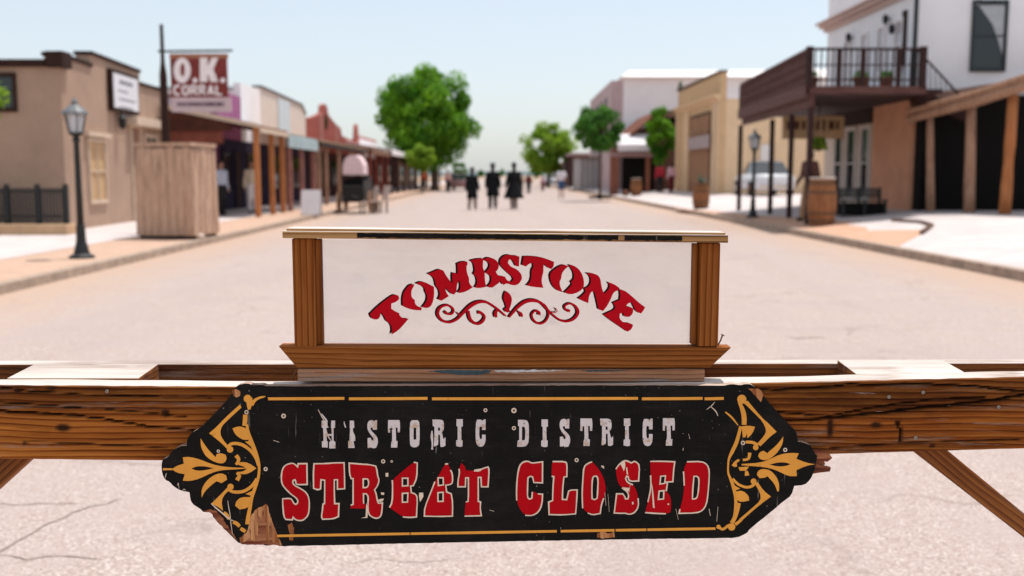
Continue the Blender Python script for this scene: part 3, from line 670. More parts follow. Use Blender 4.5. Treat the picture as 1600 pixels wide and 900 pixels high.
# cap: two thin boards, the upper one set back
def capb(pl, pr, yt0, yb0, yt1, yb1, y0, y1, mat):
    a, b, c, d = at(pl, yb0, y0), at(pr, yb1, y0), at(pr, yt1, y0), at(pl, yt0, y0)
    return MB().hexa((a.x,y0,a.z),(b.x,y0,b.z),(b.x,y1,b.z),(a.x,y1,a.z),(d.x,y0,d.z),(c.x,y0,c.z),(c.x,y1,c.z),(d.x,y1,d.z)).build('cap_board', mat, ns, bevel=.0013)
lo_cap = capb(441, 1138, 361, 372, 367.5, 379.5, 1.722, 1.792, W_CAP)
up_cap = capb(447, 1134, 356.6, 360.6, 363.4, 367, 1.730, 1.788, W_CAP)
two_tone(lo_cap, W_BLEACH_LIT); two_tone(up_cap, W_BLEACH_LIT)
for k_, (xa, xb) in enumerate(((558, 966), (976, 1066))):
    A = Art(1.7205)
    yl = lambda x: 361 + (x-441) * 6.5 / 697
    n_ = 60; P = [(xa + (xb-xa)*i/n_, yl(xa + (xb-xa)*i/n_) + 2.0 + 1.2*mnoise.noise(Vector((i*1.7, k_, 0)))) for i in range(n_+1)]
    Q = [(xa + (xb-xa)*i/n_, yl(xa + (xb-xa)*i/n_) + 9.3 + 2.2*mnoise.noise(Vector((i*1.3, k_, 5)))) for i in range(n_+1)]
    A.fill(P + Q[::-1], rnd=0); A.mb.build('black_paint', P_BLACK, lo_cap)
# clear acrylic pane
g = NT('clear_acrylic')
tr = g.n('ShaderNodeBsdfTransparent'); tr.inputs[0].default_value = (.97, .975, .975, 1)
gl = g.n('ShaderNodeBsdfGlossy'); gl.inputs['Roughness'].default_value = .06
df = g.n('ShaderNodeBsdfTranslucent'); df.inputs[0].default_value = (.8, .8, .8, 1)
fr_ = g.n('ShaderNodeFresnel'); fr_.inputs[0].default_value = 1.35
mx = g.n('ShaderNodeMixShader'); g.l(fr_.outputs[0], mx.inputs[0]); g.l(tr.outputs[0], mx.inputs[1]); g.l(gl.outputs[0], mx.inputs[2])
mx2 = g.n('ShaderNodeMixShader'); g.l(g.ramp(g.noise(g.map((1, 1, 3)), 14, 5, .7), [(.4, .12), (.75, .19)]), mx2.inputs[0]); g.l(mx.outputs[0], mx2.inputs[1]); g.l(df.outputs[0], mx2.inputs[2])
g.l(mx2.outputs[0], g.out.inputs['Surface'])
YP = YN + .026
a, b, c = at(498, 539.5, YP), at(1080, 539.5, YP), at(1080, 376, YP)
pane = MB().box(a.x, b.x, YP, YP + .003, zt + .001, at(800, 374.5, YP).z).build('pane', g.m, ns)
# lettering cut from vinyl on the face of the pane: black shadow layer, red layer
ca, cb, cc_, cdn = crop(565,390,6.431), crop(710,390,6.925), crop(850,390,6.43), crop(670,450,6.667)
town = [
 (ca, [(75,645),(160,560),(290,460),(330,448),(362,460),(370,490),(345,520),(290,540),(290,590),(325,615),(370,635),(372,660),(410,688),(465,690),(420,745),(360,810),(290,852),(298,790),(280,740),(240,715),(225,680),(205,650),(185,625),(175,680),(150,700),(110,698),(85,675)]),
 (ca, [(440,390),(475,350),(520,342),(515,370),(495,400),(490,450),(500,485),(525,500),(530,545),(560,570),(598,580),(590,608),(520,605),(460,590),(405,560),(403,490),(415,430)]),
 (ca, [(537,338),(575,318),(620,320),(680,350),(718,370),(722,430),(718,480),(700,550),(670,580),(630,585),(600,575),(630,540),(650,500),(650,450),(630,420),(630,390),(605,365),(570,352)]),
 (ca, [(655,240),(720,215),(770,192),(815,205),(835,250),(880,310),(905,335),(900,270),(905,228),(957,238),(956,167),(951,139),(997,116),(1053,116),(1058,144),(1044,167),(1053,241),(1072,279),(1072,334),(1109,376),(1044,418),(974,435),(958,428),(985,390),(985,340),(968,300),(950,350),(945,420),(920,450),(890,440),(850,395),(832,370),(838,420),(868,465),(830,490),(790,512),(760,495),(780,460),(770,400),(738,365),(730,310),(710,270)]),
 (cb, [(160,115),(230,95),(310,92),(300,130),(300,200),(320,240),(320,320),(335,400),(260,415),(210,408),(240,360),(230,290),(195,260),(215,230),(205,170),(195,140)]),
 (cb, [(303,110),(340,80),(400,85),(450,115),(475,160),(465,210),(440,235),(455,265),(495,300),(480,355),(440,380),(400,412),(345,400),(390,350),(390,290),(370,270),(325,245),(365,200),(375,160),(355,130)]),
 (cb, [(485,110),(520,65),(570,48),(630,62),(660,62),(695,72),(690,180),(655,175),(640,140),(615,105),(580,105),(570,140),(600,180),(670,210),(715,260),(725,310),(690,370),(630,388),(560,360),(520,380),(490,340),(480,280),(540,290),(560,330),(610,345),(630,320),(620,290),(560,240),(500,180),(485,150)]),
 (cb, [(740,70),(820,68),(900,75),(990,95),(1070,130),(1065,180),(1040,208),(1000,190),(960,150),(955,180),(955,240),(940,290),(935,350),(955,410),(850,402),(770,385),(800,360),(825,310),(825,220),(850,180),(840,140),(800,150),(765,180),(725,165)]),
 (cc_, [(50,240),(100,190),(165,152),(205,150),(240,165),(200,195),(170,240),(165,290),(148,320),(155,370),(180,425),(130,410),(85,370),(58,310)]),
 (cc_, [(240,148),(290,155),(340,190),(375,240),(395,310),(392,380),(340,425),(260,450),(195,430),(240,385),(275,345),(262,320),(295,290),(292,230),(265,185)]),
 (cc_, [(415,230),(480,235),(530,250),(560,290),(570,370),(590,430),(600,440),(640,400),(655,360),(632,320),(700,345),(755,385),(740,405),(700,420),(680,450),(665,490),(630,560),(585,615),(540,595),(520,500),(500,420),(470,420),(445,460),(437,535),(390,515),(335,488),(385,450),(410,420),(400,385),(440,370),(465,330),(460,270)]),
 (cc_, [(750,400),(800,405),(870,460),(940,525),(1008,575),(995,605),(965,640),(920,620),(895,570),(875,525),(830,540),(815,570),(855,570),(890,590),(885,640),(850,675),(800,670),(790,635),(755,640),(750,690),(790,730),(860,735),(888,755),(870,800),(830,822),(740,760),(650,700),(590,650),(630,630),(700,600),(710,570),(685,530),(720,515),(755,500),(760,450)]),
 (cdn, [(795,25),(840,60),(860,110),(850,170),(830,220),(842,240),(815,255),(790,245),(775,218),(800,200),(790,160),(768,110),(775,60)]),
]
strokes = [
 ([(160,240,40),(190,268,30),(235,265,28),(252,225,28),(215,185,28),(160,180,30),(105,212,36),(90,275,40),(135,335,36),(210,355,32),(290,322,32),(350,260,40),(430,185,50),(510,145,44),(590,145,34),(660,180,30),(740,240,28),(800,292,20)]),
 ([(285,250,10),(305,268,20),(325,285,16)]),
 ([(408,235,34),(415,290,42),(440,340,40),(500,372,36),(555,345,38),(575,295,32),(540,255,34),(505,255,44)]),
 ([(715,215,20),(690,258,46),(695,305,36)]),
 ([(830,305,24),(870,255,34),(930,190,42),(1000,142,46),(1080,128,46),(1160,150,36),(1220,210,32),(1290,280,26),(1370,335,30),(1440,345,30),(1510,315,36),(1550,250,40),(1520,185,32),(1460,160,26),(1412,185,26),(1420,220,28),(1465,240,42)]),
 ([(1190,160,22),(1232,220,26),(1240,290,26),(1200,352,26),(1140,368,30),(1085,330,30),(1068,275,26),(1100,238,26),(1140,248,36),(1145,280,40)]),
 ([(925,240,18),(955,268,42),(962,300,30)]),
 ([(1310,205,8),(1330,235,12),(1310,252,10),(1270,248,12)]),
]
A = Art(YP - .0006); B = Art(YP - .0016); A2_ = Art(YP - .0006); B2_ = Art(YP - .0016)
LET = {}
for n_l, (f, o) in zip((0,1,1,2,3,3,4,5,6,6,7,8,9), town):
    p_ = M(f, o)
    if n_l not in LET: LET[n_l] = (Art(YP - .0006), Art(YP - .0016))
    A, B = LET[n_l]
    if f is cdn: A2_.fill(sh(p_, -1.9, -.6)); B2_.fill(sh(p_, 1.3, .5)); continue
    A.fill(sh(p_, -1.9, -.6)); B.fill(sh(p_, 1.3, .5))
for st in strokes:
    p_ = M(cdn, st); ws_ = [max(1.6, q_[2]/6.667*.86) for q_ in st]
    A2_.line(sh(p_, -1.6, -.6), ws_); B2_.line(sh(p_, 1.0, .4), [max(1.2, x*.86) for x in ws_])
A2_.mb.build('scroll_shadow', P_VBLACK, B2_.mb.build('scroll', P_VINYL, ns))
for n_l in range(9): LET[n_l][0].mb.build('letter_shadow', P_VBLACK, LET[n_l][1].mb.build('letter', P_VINYL, ns))
# bent nail on the right end of the bottom rail and one under the left end
n0, n1 = at(1121, 541, YN + .015), at(1129, 524, YN + .012)
MB().tube([n0, n0.lerp(n1, .5) + Vector((.0008, 0, 0)), n1], .0013, 8).tube([n1, n1 + Vector((.0006, 0, .0014))], .0036, 10).build('nail', RUST, ns)
n0, n1 = at(463, 578, YN - .004), at(455, 592, YN - .007)
MB().tube([n0, n1], .0011, 8).build('nail', RUST, ns)
# ------------------------------------------------------------------ ground, road, kerbs, pavements
def strip(u0, u1, Ys, z0, z1=None, thick=None):
    """sheet along the street between offsets u0 and u1"""
    z1 = z0 if z1 is None else z1; mb = MB()
    vs_ = []
    for Y in Ys: vs_ += [(u0 + SX(Y), Y, z0), (u1 + SX(Y), Y, z1)]
    return mb.add(vs_, [(2*i, 2*i+1, 2*i+3, 2*i+2) for i in range(len(Ys)-1)])
g = NT('dusty_ground')
a = g.noise(g.map(), .6, 8, .65)
g.col(g.ramp(a, [(.3, (.30, .20, .13)), (.7, (.46, .34, .25))])); g.p(.95, .1); g.bump(g.noise(g.map(), 20, 6, .7), .4, .02)
M_GROUND = g.m
g = NT('worn_road')
n1 = g.noise(g.map((.75, .09, 1)), 1.0, 7, .62, .4)
n2 = g.noise(g.map((1, 1, 1), loc=(4, 8, 0)), 2.6, 7, .7)
vo = g.n('ShaderNodeTexVoronoi', feature='F1'); g.l(g.map(), vo.inputs['Vector']); vo.inputs['Scale'].default_value = 105
sp_ = g.n('ShaderNodeSeparateColor'); g.l(vo.outputs['Color'], sp_.inputs[0])
base = g.ramp(n1, [(.28, (.305, .243, .236)), (.5, (.375, .303, .292)), (.72, (.42, .347, .332))])
base = g.mix(g.ramp(n2, [(.42, .0), (.75, .75)]), base, (.39, .293, .250))
stone = g.ramp(sp_.outputs[0], [(0, (.19, .12, .085)), (.22, (.325, .24, .20)), (.55, (.415, .325, .28)), (.86, (.50, .415, .37)), (1, (.66, .60, .55))])
n3 = g.noise(g.map(), 1.1, 5, .6)
base = g.mix(g.ramp(n3, [(.36, .22), (.62, .85)]), base, stone)
fine = g.noise(g.map(), 300, 4, .75)
base = g.mix(.3, base, g.ramp(fine, [(.35, (.23, .165, .145)), (.65, (.62, .53, .49))]))
# cracks: wandering lines, only in places
wv = g.n('ShaderNodeVectorMath', operation='MULTIPLY_ADD'); nn = g.n('ShaderNodeTexNoise'); g.l(g.map(), nn.inputs['Vector']); nn.inputs['Scale'].default_value = 2.2; nn.inputs['Detail'].default_value = 6
g.l(nn.outputs['Color'], wv.inputs[0]); wv.inputs[1].default_value = (.75, .75, 0); g.l(g.map(), wv.inputs[2])
vc = g.n('ShaderNodeTexVoronoi', feature='DISTANCE_TO_EDGE'); g.l(g.map((.36, .62, .5), src=wv.outputs[0], loc=(.55, .3, 0)), vc.inputs['Vector']); vc.inputs['Scale'].default_value = 1.15
ck = g.ramp(vc.outputs['Distance'], [(.004, 1.), (.013, 0.)])
ck = g.math('MULTIPLY', ck, g.ramp(g.noise(g.map((1, 1, 1), loc=(1, 3, 0)), .9, 4, .7), [(.44, .03), (.6, .40)]))
base = g.mix(ck, base, (.17, .125, .105))
# dust that gathers along both kerbs
sx_ = g.n('ShaderNodeSeparateXYZ'); g.l(g.tc.outputs['Object'], sx_.inputs[0])
u_ = g.math('ABSOLUTE', g.math('SUBTRACT', g.math('ADD', sx_.outputs[0], g.math('MULTIPLY', sx_.outputs[1], .0156)), .5))
dn = g.math('ADD', u_, g.math('MULTIPLY', g.math('SUBTRACT', n2, .5), 2.6))
base = g.mix(g.ramp(g.math('DIVIDE', dn, 7.0), [(.66, 0.), (.93, .85)]), base, (.46, .315, .225))
spot = g.noise(g.map((.8, .3, 1), loc=(2, 6, 0)), 1.3, 5, .6)
base = g.mix(g.ramp(spot, [(.66, 0.), (.78, .22)]), base, (.22, .175, .165))
g.col(base); g.p(.9, .15); g.bump(g.math('ADD', g.math('MULTIPLY', fine, .5), g.math('SUBTRACT', vo.outputs['Distance'], ck)), .35, .004)
M_ROAD = g.m
M_KERB = mottled('concrete_kerb', (.36, .27, .21), .3, 6, bump=.3)
M_CONC = mottled('pale_concrete', (.56, .49, .47), .12, 1.2, bump=.1)
def brickmat(name, c1, c2, mort, sw=.22, shh=.08, rot=0, ax='XY'):
    g = NT(name); b = g.n('ShaderNodeTexBrick')
    v = g.map((1, 1, 1), rot=(0, 0, rot)) if ax == 'XY' else g.map((1, 1, 1), rot=(R(90), 0, 0)) if ax == 'XZ' else g.map((1,1,1), rot=(R(90), 0, R(90)))
    g.l(v, b.inputs['Vector']); b.inputs['Scale'].default_value = 1; b.inputs['Brick Width'].default_value = sw; b.inputs['Row Height'].default_value = shh; b.inputs['Mortar Size'].default_value = .008
    b.inputs['Color1'].default_value = (*c1, 1); b.inputs['Color2'].default_value = (*c2, 1); b.inputs['Mortar'].default_value = (*mort, 1)
    n_ = g.noise(g.map(), 2.0, 6, .7)
    g.col(g.mix(g.ramp(n_, [(.35, 0.), (.75, .5)]), b.outputs['Color'], tuple(min(1, x*1.25) for x in c1))); g.p(.9, .15); g.bump(b.outputs['Fac'], -.2, .004)
    return g.m
M_PAVE = brickmat('tan_brick_paving', (.44, .285, .205), (.52, .35, .265), (.44, .33, .25), .2, .1)

structure(MB().quad((-900,-60,-.004),(900,-60,-.004),(900,2400,-.004),(-900,2400,-.004)), 'ground', M_GROUND)
YS_ = [-10, 0, 5, 10, 15, 20, 30, 40, 60, 80, 110, 150, 200, 300, 420]
structure(strip(-5.82, 6.94, YS_, .002), 'road', M_ROAD)
# open cracks wandering over the near asphalt
mb = MB()
for pl, w0 in (([(-30,872),(0,862),(15,852),(32,842),(55,830),(75,819),(100,810),(112,800),(127,796),(140,791),(170,786),(197,776)], .006), ([(-30,786),(0,787),(25,789),(62,786),(105,785),(140,790)], .0045), ([(-20,862),(0,866),(20,871),(40,874),(75,867),(112,869),(150,872),(165,876)], .004),
               ([(1225,526),(1250,528),(1275,526.5),(1302,528)], .018), ([(520,884),(590,872),(660,879),(740,868)], .003)):
    pts = []
    for a, b in zip(pl, pl[1:]):
        for j in range(6):
            t = j/6; c_ = onz(a[0]+(b[0]-a[0])*t, a[1]+(b[1]-a[1])*t, .0055); c_.x += .02*mnoise.noise(c_*9); c_.y += .03*mnoise.noise(c_*8 + Vector((5,0,0))); pts.append(c_)
    L_, R_ = [], []
    for i, c_ in enumerate(pts):
        d_ = pts[min(i+1, len(pts)-1)] - pts[max(i-1, 0)]; n_ = Vector((-d_.y, d_.x, 0)).normalized(); h_ = w0*(.5 + .9*abs(mnoise.noise(c_*14)))*min(1, i/4, (len(pts)-1-i)/4 + .05)
        L_.append(c_ + n_*h_); R_.append(c_ - n_*h_)
    m_ = len(pts); mb.add(L_ + R_, [(i, i+1, m_+i+1, m_+i) for i in range(m_-1)])
structure(mb, 'road_cracks', mottled('crack_dirt', (.29, .22, .185), .3, 20))
def kerb(u0, u1, z, Ya, Yb, step=1.5):
    mb = MB(); n_ = int((Yb-Ya)/step); vs_ = []
    for i in range(n_+1):
        Y = Ya + (Yb-Ya)*i/n_; j = .03*mnoise.noise(Vector((Y*.9, u0, 0))); k = .012*mnoise.noise(Vector((Y*1.3, u0, 5)))
        x0, x1 = u0+SX(Y)+j, u1+SX(Y)+j*.4
        vs_ += [(x0,Y,-.03),(x0+.012,Y,z+k),(x1-.012,Y,z+k),(x1,Y,-.03)]
    return mb.add(vs_, [(4*i+a, 4*i+a+1, 4*i+5+a, 4*i+4+a) for i in range(n_) for a in range(3)] + [(0,1,2,3), (4*n_+3,4*n_+2,4*n_+1,4*n_)])
structure(kerb(-6.0, -5.8, .12, 4, 200), 'kerb', M_KERB)
structure(kerb(6.92, 7.14, .14, 4, 200), 'kerb', M_KERB)
structure(strip(-7.55, -6.002, [2, 10, 20, 30, 45, 70, 110, 200], .112), 'pavement', M_PAVE)
structure(strip(-10.6, -7.553, [2, 10, 20, 30, 45, 70, 110, 200], .116), 'pavement', M_CONC)
structure(strip(-40, -10.6, [2, 10, 20, 30, 45, 70, 110, 200], .108), 'ground', M_GROUND)
# right side: concrete apron that climbs gently to the buildings
def apz(u): return .13 + max(0, min(1, (u - 7.14) / 3.8)) * .34
mb = MB(); us = [7.142, 8.4, 9.7, 10.94, 40]
for k in range(4):
    a_ = strip(us[k], us[k+1], [3, 10, 20, 30, 45, 70, 110, 200], apz(us[k]), apz(us[k+1])); mb.add(a_.v, a_.f)
structure(mb, 'pavement', M_CONC)
def apr(px, py, dz=0.0):
    z = .2
    for _ in range(12):
        p = onz(px, py, z); z = apz(p.x - SX(p.y)) + dz
    return onz(px, py, z)
isl = [apr(*q, dz=.004) for q in ((1052,326),(1110,329),(1180,336),(1260,341),(1330,346),(1395,346),(1438,349),(1456,354),(1440,366),(1405,384))]
# the kerb side of the island follows the kerb
isl += [Vector((7.15 + SX(Y), Y, .136)) for Y in (17.5, 19, 21, 24, 28, 33, 38)]
M_ISL = brickmat('orange_brick_paving', (.50, .27, .17), (.56, .33, .23), (.46, .36, .29), .2, .1)
tri = tessellate_polygon([[Vector((p.x, p.y, 0)) for p in isl]])
structure(MB().add(isl, tri), 'brick_paving', M_ISL)
e_ = MB(); L = isl[5:9]
e_.tube([p + Vector((0, 0, .03)) for p in L], .05, 6)
structure(e_, 'kerb', mottled('dark_edging', (.12, .07, .05), .3, 5))

# ------------------------------------------------------------------ vertical walls placed by their ground line
class Wall:
    def __init__(s, A, B, out):
        s.A = Vector((A[0], A[1], 0)); s.B = Vector((B[0], B[1], 0)); d = s.B - s.A; s.L = d.length; s.d = d / s.L
        n_ = Vector((s.d.y, -s.d.x, 0)); s.n = n_ if n_.dot(Vector((out[0], out[1], 0))) > 0 else -n_
    def p(s, t, z, o=0.0): return s.A + s.d * t + s.n * o + Vector((0, 0, z))
    def t(s, px):
        d = ray(px, 450); # plan intersection
        dx, dy = d.x, d.y; M_ = Matrix(((dx, -s.d.x), (dy, -s.d.y))); r = M_.inverted() @ Vector((s.A.x, s.A.y)); return r[1]
    def z(s, px, py):
        t = s.t(px); P = s.p(t, 0); return at(px, py, P.y).z
    def panel(s, mb, t0, t1, z0, z1, o0, o1):
        return mb.hexa(s.p(t0,z0,o0), s.p(t1,z0,o0), s.p(t1,z0,o1), s.p(t0,z0,o1), s.p(t0,z1,o0), s.p(t1,z1,o0), s.p(t1,z1,o1), s.p(t0,z1,o1))
    def front(s, prof, th, z0=0.0):
        """false front: outline of (t, z) tops, thickness th going back from the facade"""
        poly = [s.p(prof[0][0], z0)] + [s.p(t, z) for t, z in prof] + [s.p(prof[-1][0], z0)]
        return MB().prism(poly, s.n * -th)
    def coping(s, prof, over, h, th):
        mb = MB()
        for (t0, z0), (t1, z1) in zip(prof, prof[1:]):
            if abs(t1-t0) < .05: continue
            a, b = s.p(t0-.02, z0+.002, over), s.p(t1+.02, z1+.002, over); c, d = s.p(t1+.02, z1+.002, -th-over), s.p(t0-.02, z0+.002, -th-over)
            up = Vector((0,0,h)); mb.hexa(a,b,c,d,a+up,b+up,c+up,d+up)
        return mb
GLASS = NT('dark_window_glass'); GLASS.col((.012, .018, .022)); GLASS.p(.08, .6); GLASS = GLASS.m
def window(wl, parent, t0, t1, z0, z1, trim, bars=1, o=.0, pane=None):
    """frame with sash bars (part) and its pane (sub-part)"""
    f = .07; mb = MB()
    for a in ((t0-f,t1+f,z0-f*1.4,z0), (t0-f,t1+f,z1,z1+f*1.3), (t0-f,t0,z0,z1), (t1,t1+f,z0,z1)): wl.panel(mb, a[0], a[1], a[2], a[3], o+.003, o+.06)
    for k in range(bars): 
        t = t0 + (t1-t0)*(k+1)/(bars+1); wl.panel(mb, t-.02, t+.02, z0+.001, z1-.001, o+.008, o+.045)
    zm = (z0+z1)/2; wl.panel(mb, t0+.001, t1-.001, zm-.02, zm+.02, o+.0095, o+.0465)
    fr = mb.build('window', trim, parent)
    wl.panel(MB(), t0+.002, t1-.002, z0+.002, z1-.002, o+.004, o+.012).build('pane', pane or GLASS, fr)
    return fr
def door(wl, parent, t0, t1, z0, z1, mat, trim, o=0.0):
    d = wl.panel(MB(), t0, t1, z0, z1, o+.004, o+.04); dz = (z1-z0)
    for a, b in ((.1,.42), (.52,.92)): wl.panel(d, t0+.14, t1-.14, z0+dz*a, z0+dz*b, o+.041, o+.055)
    d = d.build('door', mat, parent); mb = MB()
    for a in ((t0-.09,t0-.003,z0,z1+.09), (t1+.003,t1+.09,z0,z1+.09), (t0-.003,t1+.003,z1+.002,z1+.09)): wl.panel(mb, a[0], a[1], a[2], a[3], o+.003, o+.06)
    mb.build('door_frame', trim, d); return d

# ------------------------------------------------------------------ building materials
ADOBE = mottled('grey_tan_stucco', (.40, .275, .205), .10, 1.5, .95, bump=.25, bscale=25)
DKBR = mottled('dark_brown_trim', (.035, .016, .012), .3, 4)
CREAM = mottled('cream_trim', (.60, .47, .36), .12, 5)
LOGW = wood('log_wood', (.08, .036, .02), (.33, .17, .10), (.56, .36, .25), 'Z', ring=14, fine=60, stain=.5, grey=(.33, .27, .24))
REDPOST = wood('orange_post_wood', (.17, .045, .014), (.44, .155, .05), (.60, .26, .11), 'Z', ring=14, fine=60, stain=.3)
PLANKV = wood('vertical_plank_wood', (.20, .105, .065), (.46, .28, .19), (.66, .46, .34), 'Z', ring=9, fine=50, stain=.45, grey=(.34, .29, .27))
DWOOD = wood('dark_porch_wood', (.008,.003,.003), (.030,.011,.010), (.065,.027,.024), 'Y', ring=9, fine=50, stain=.3)
RUSTROOF = mottled('brown_metal_roof', (.24, .13, .09), .35, 2, .7)
TEAL = mottled('pale_teal_metal', (.38, .48, .50), .15, 2, .45, .4)
WHITEW = mottled('white_painted_wall', (.84, .79, .79), .06, 1.2, .85)
COOLW = mottled('cool_white_wall', (.84, .84, .86), .05, .8, .85)
TANP = mottled('tan_painted_wall', (.60, .40, .225), .10, 1.2, .85)
TANL = mottled('light_tan_trim', (.72, .51, .32), .08, 3)
BRICKR = brickmat('red_brick_wall', (.27, .065, .05), (.33, .09, .07), (.34, .17, .14), .24, .085, ax='YZ')
MAROON = mottled('maroon_boards', (.050, .011, .011), .3, 3, streak=1)
PURP = mottled('magenta_boards', (.33, .10, .21), .15, 3)
INDIGO = mottled('indigo_boards', (.020, .014, .040), .3, 3)
BLACKM = mottled('black_iron', (.012, .013, .014), .2, 9, .5, .4)
ADOBEO = mottled('orange_adobe', (.62, .31, .19), .12, 1.4, .95, bump=.3, bscale=20)
GREYB = mottled('grey_boards', (.40, .38, .37), .15, 3, streak=1)

def body(wl, parent, z, depth, mat, roofmat, th=.3):
    """side and rear walls with a flat roof behind the facade"""
    mb = MB(); wl.panel(mb, .02, wl.L-.02, 0, z, -depth, -th-.002); b = mb.build('wall', mat, parent)
    wl.panel(MB(), -.03, wl.L+.03, z+.003, z+.10, -depth-.05, -th-.006).build('roof', roofmat, parent); return b

# ------------------------------------------------------------------ LEFT: stucco building
WA = Wall((-10.2, 22.9), (-10.75, 31.1), (1, 0))
t_ = WA.t
p1, p2 = t_(158), t_(231)
ab = thing('stucco_building', (-10.5, 26, .1), 'low grey-tan stucco building with stepped parapet, beside the wooden crate shed', 'building')
prof = [(0,4.06),(p1,4.02),(p1,4.32),(p2,4.27),(p2,3.93),(WA.L,3.93)]
WA.front(prof, .35).build('front_wall', ADOBE, ab)
WA.coping(prof, .05, .09, .35).build('coping', DKBR, ab)
# the side that faces up the street's end (towards us)
WS = Wall((-26, 22.88), (-10.203, 22.88), (0, -1))
WS.panel(MB(), 0, WS.L - .002, 0, 3.82, -.34, -.002).build('wall', ADOBE, ab)
MB().prism([(-25.9,23.23,0),(-10.58,23.23,0),(-11.08,31.0,0),(-25.9,31.0,0)], (0,0,3.80)).build('wall', ADOBE, ab)
WS.panel(MB(), -.05, WS.L-.30, 3.825, 3.98, -.4, .12).build('coping', DKBR, ab)
WS.panel(MB(), WS.L-.26, WS.L+.12, 3.80, 4.16, -.36, .13).build('corner_block', DKBR, ab)
MB().prism([(-25.9,23.3,3.803),(-10.6,23.3,3.803),(-11.1,30.9,3.803),(-25.9,30.9,3.803)], (0,0,.06)).build('roof', RUSTROOF, ab)
x0 = at(-60, 118, 22.88).x + 26; x1 = at(20, 118, 22.88).x + 26
window(WS, ab, x0, x1, at(10,168,22.88).z, at(10,120,22.88).z, DKBR)
window(WA, ab, t_(147), t_(171), WA.z(158,312), WA.z(158,222), CREAM, 1, .0, pane=mottled('tan_shutter', (.50,.33,.18), .12, 4))
WA.panel(MB(), t_(141), t_(176), WA.z(158,214), WA.z(158,207), .003, .14).build('lintel', CREAM, ab)
door(WA, ab, t_(214), t_(226), .14, WA.z(220,200), RUSTROOF, CREAM)
WA.panel(MB(), t_(208), t_(262), WA.z(235,199), WA.z(235,186), .003, .30).build('door_canopy', CREAM, ab)
window(WA, ab, t_(236), t_(252), 1.0, WA.z(242,215), CREAM, 1)
mb = MB(); c = WA.p(t_(193), WA.z(193,190), .16)
mb.lathe([(.03,-.2),(.09,-.14),(.11,.08),(.05,.17),(.02,.26)], c, 10); mb.box(c.x-.16, c.x, c.y-.02, c.y+.02, c.z+.16, c.z+.2)
mb.build('wall_lantern', BLACKM, ab)
# framed notice on the facade
wsn = thing('wall_sign', WA.p(t_(202), 2.9, .05), 'white rectangular notice board in a dark frame high on the stucco facade', 'sign')
ta, tb = t_(181), t_(222); za, zb = WA.z(200, 176), WA.z(200, 113)
WA.panel(MB(), ta, tb, za, zb, .003, .13).build('frame', DKBR, wsn)
WHITE = mottled('white_board', (.72, .72, .76), .06, 2)
pn = WA.panel(MB(), ta+.1, tb-.1, za+.09, zb-.09, .1305, .145).build('board', WHITE, wsn)
for r_, (lo, hi) in enumerate(((.25,.72), (.18,.55), (.2,.8), (.22,.7), (.3,.62))):
    mb = MB(); z_ = zb - .33 - r_*.21; L_ = tb - ta; tt = ta + L_*lo
    while tt < ta + L_*hi:
        wd = random.uniform(.06, .16); WA.panel(mb, tt, tt+wd, z_, z_+(.10 if r_ == 0 else .045), .1455, .149); tt += wd + .05
    mb.build('lettering', mottled('grey_ink', (.12, .12, .15) , .1), pn)
# iron fence and its low ledge in front of the building
fx0, fx1, fy = -18.0, -9.66, 21.6
mb = MB().box(fx0, -9.55, fy-.25, fy+.25, .11, .34)
lg = tag(mb.build('low_wall', mottled('ochre_ledge', (.50, .33, .20), .15, 2), bevel=.02), 'low ochre ledge under the black iron fence', 'wall')
fe = thing('iron_fence', (-12, fy, .34), 'black iron fence on the ochre ledge in front of the stucco building', 'fence')
MB().box(fx0, fx1, fy-.02, fy+.02, .48, .53).box(fx0, fx1, fy-.0205, fy+.0205, 1.02, 1.07).build('rail', BLACKM, fe)
pk_ = MB(); x = fx1 - .06
while x > fx0: pk_.box(x-.022, x+.022, fy-.0145, fy+.0145, .345, 1.12); x -= .075
pk_.build('pickets', BLACKM, fe)
for i, px in enumerate((12, 60, 104)):
    X = at(px, 330, fy).x; MB().box(X-.045, X+.045, fy-.045, fy+.045, .342, 1.2).build('post', BLACKM, fe)

# ------------------------------------------------------------------ LEFT: street lamp (and its twin on the right)
def lamp(loc, label):
    o = thing('street_lamp', loc, label, 'street lamp', 'black street lamps on both kerbs')
    x, y, z = loc
    MB().lathe([(.19,.0),(.19,.03),(.12,.07),(.10,.16),(.075,.26),(.065,.5),(.055,.52)], loc, 14).build('base', BLACKM, o, smooth=False)
    MB().lathe([(.054,.518),(.047,1.2),(.043,1.78),(.06,1.80),(.06,1.83),(.035,1.86)], loc, 12).build('pole', BLACKM, o, smooth=True)
    hd = MB().lathe([(.04,1.858),(.11,1.90),(.115,1.93)], loc, 6)
    for k in range(6):
        a = 2*math.pi*k/6; hd.tube([(x+.108*math.cos(a), y+.108*math.sin(a), z+1.925), (x+.165*math.cos(a), y+.165*math.sin(a), z+2.215)], .009, 4)
    hd = hd.build('lantern', BLACKM, o)
    gm = MATS.get('frosted_lamp_glass')
    if not gm:
        G_ = NT('frosted_lamp_glass'); G_.col((.82, .82, .85)); G_.p(.25, .4); G_.b.inputs['Transmission Weight'].default_value = .55; gm = MATS['frosted_lamp_glass'] = G_.m
    MB().lathe([(.095,1.932),(.15,2.21)], loc, 6).build('glass', gm, hd)
    MB().lathe([(.20,2.205),(.19,2.235),(.12,2.30),(.06,2.345),(.04,2.36),(.05,2.39),(.03,2.42),(.006,2.46)], loc, 12).build('lamp_cap', mottled('grey_lamp_cap', (.12, .13, .135), .2, 8, .5, .4), o)
    return o
p = onz(128, 403, .115)
lamp((p.x, p.y, .115), 'black post lamp with frosted lantern on the left kerb, in front of the stucco building')
p = apr(1176, 340)
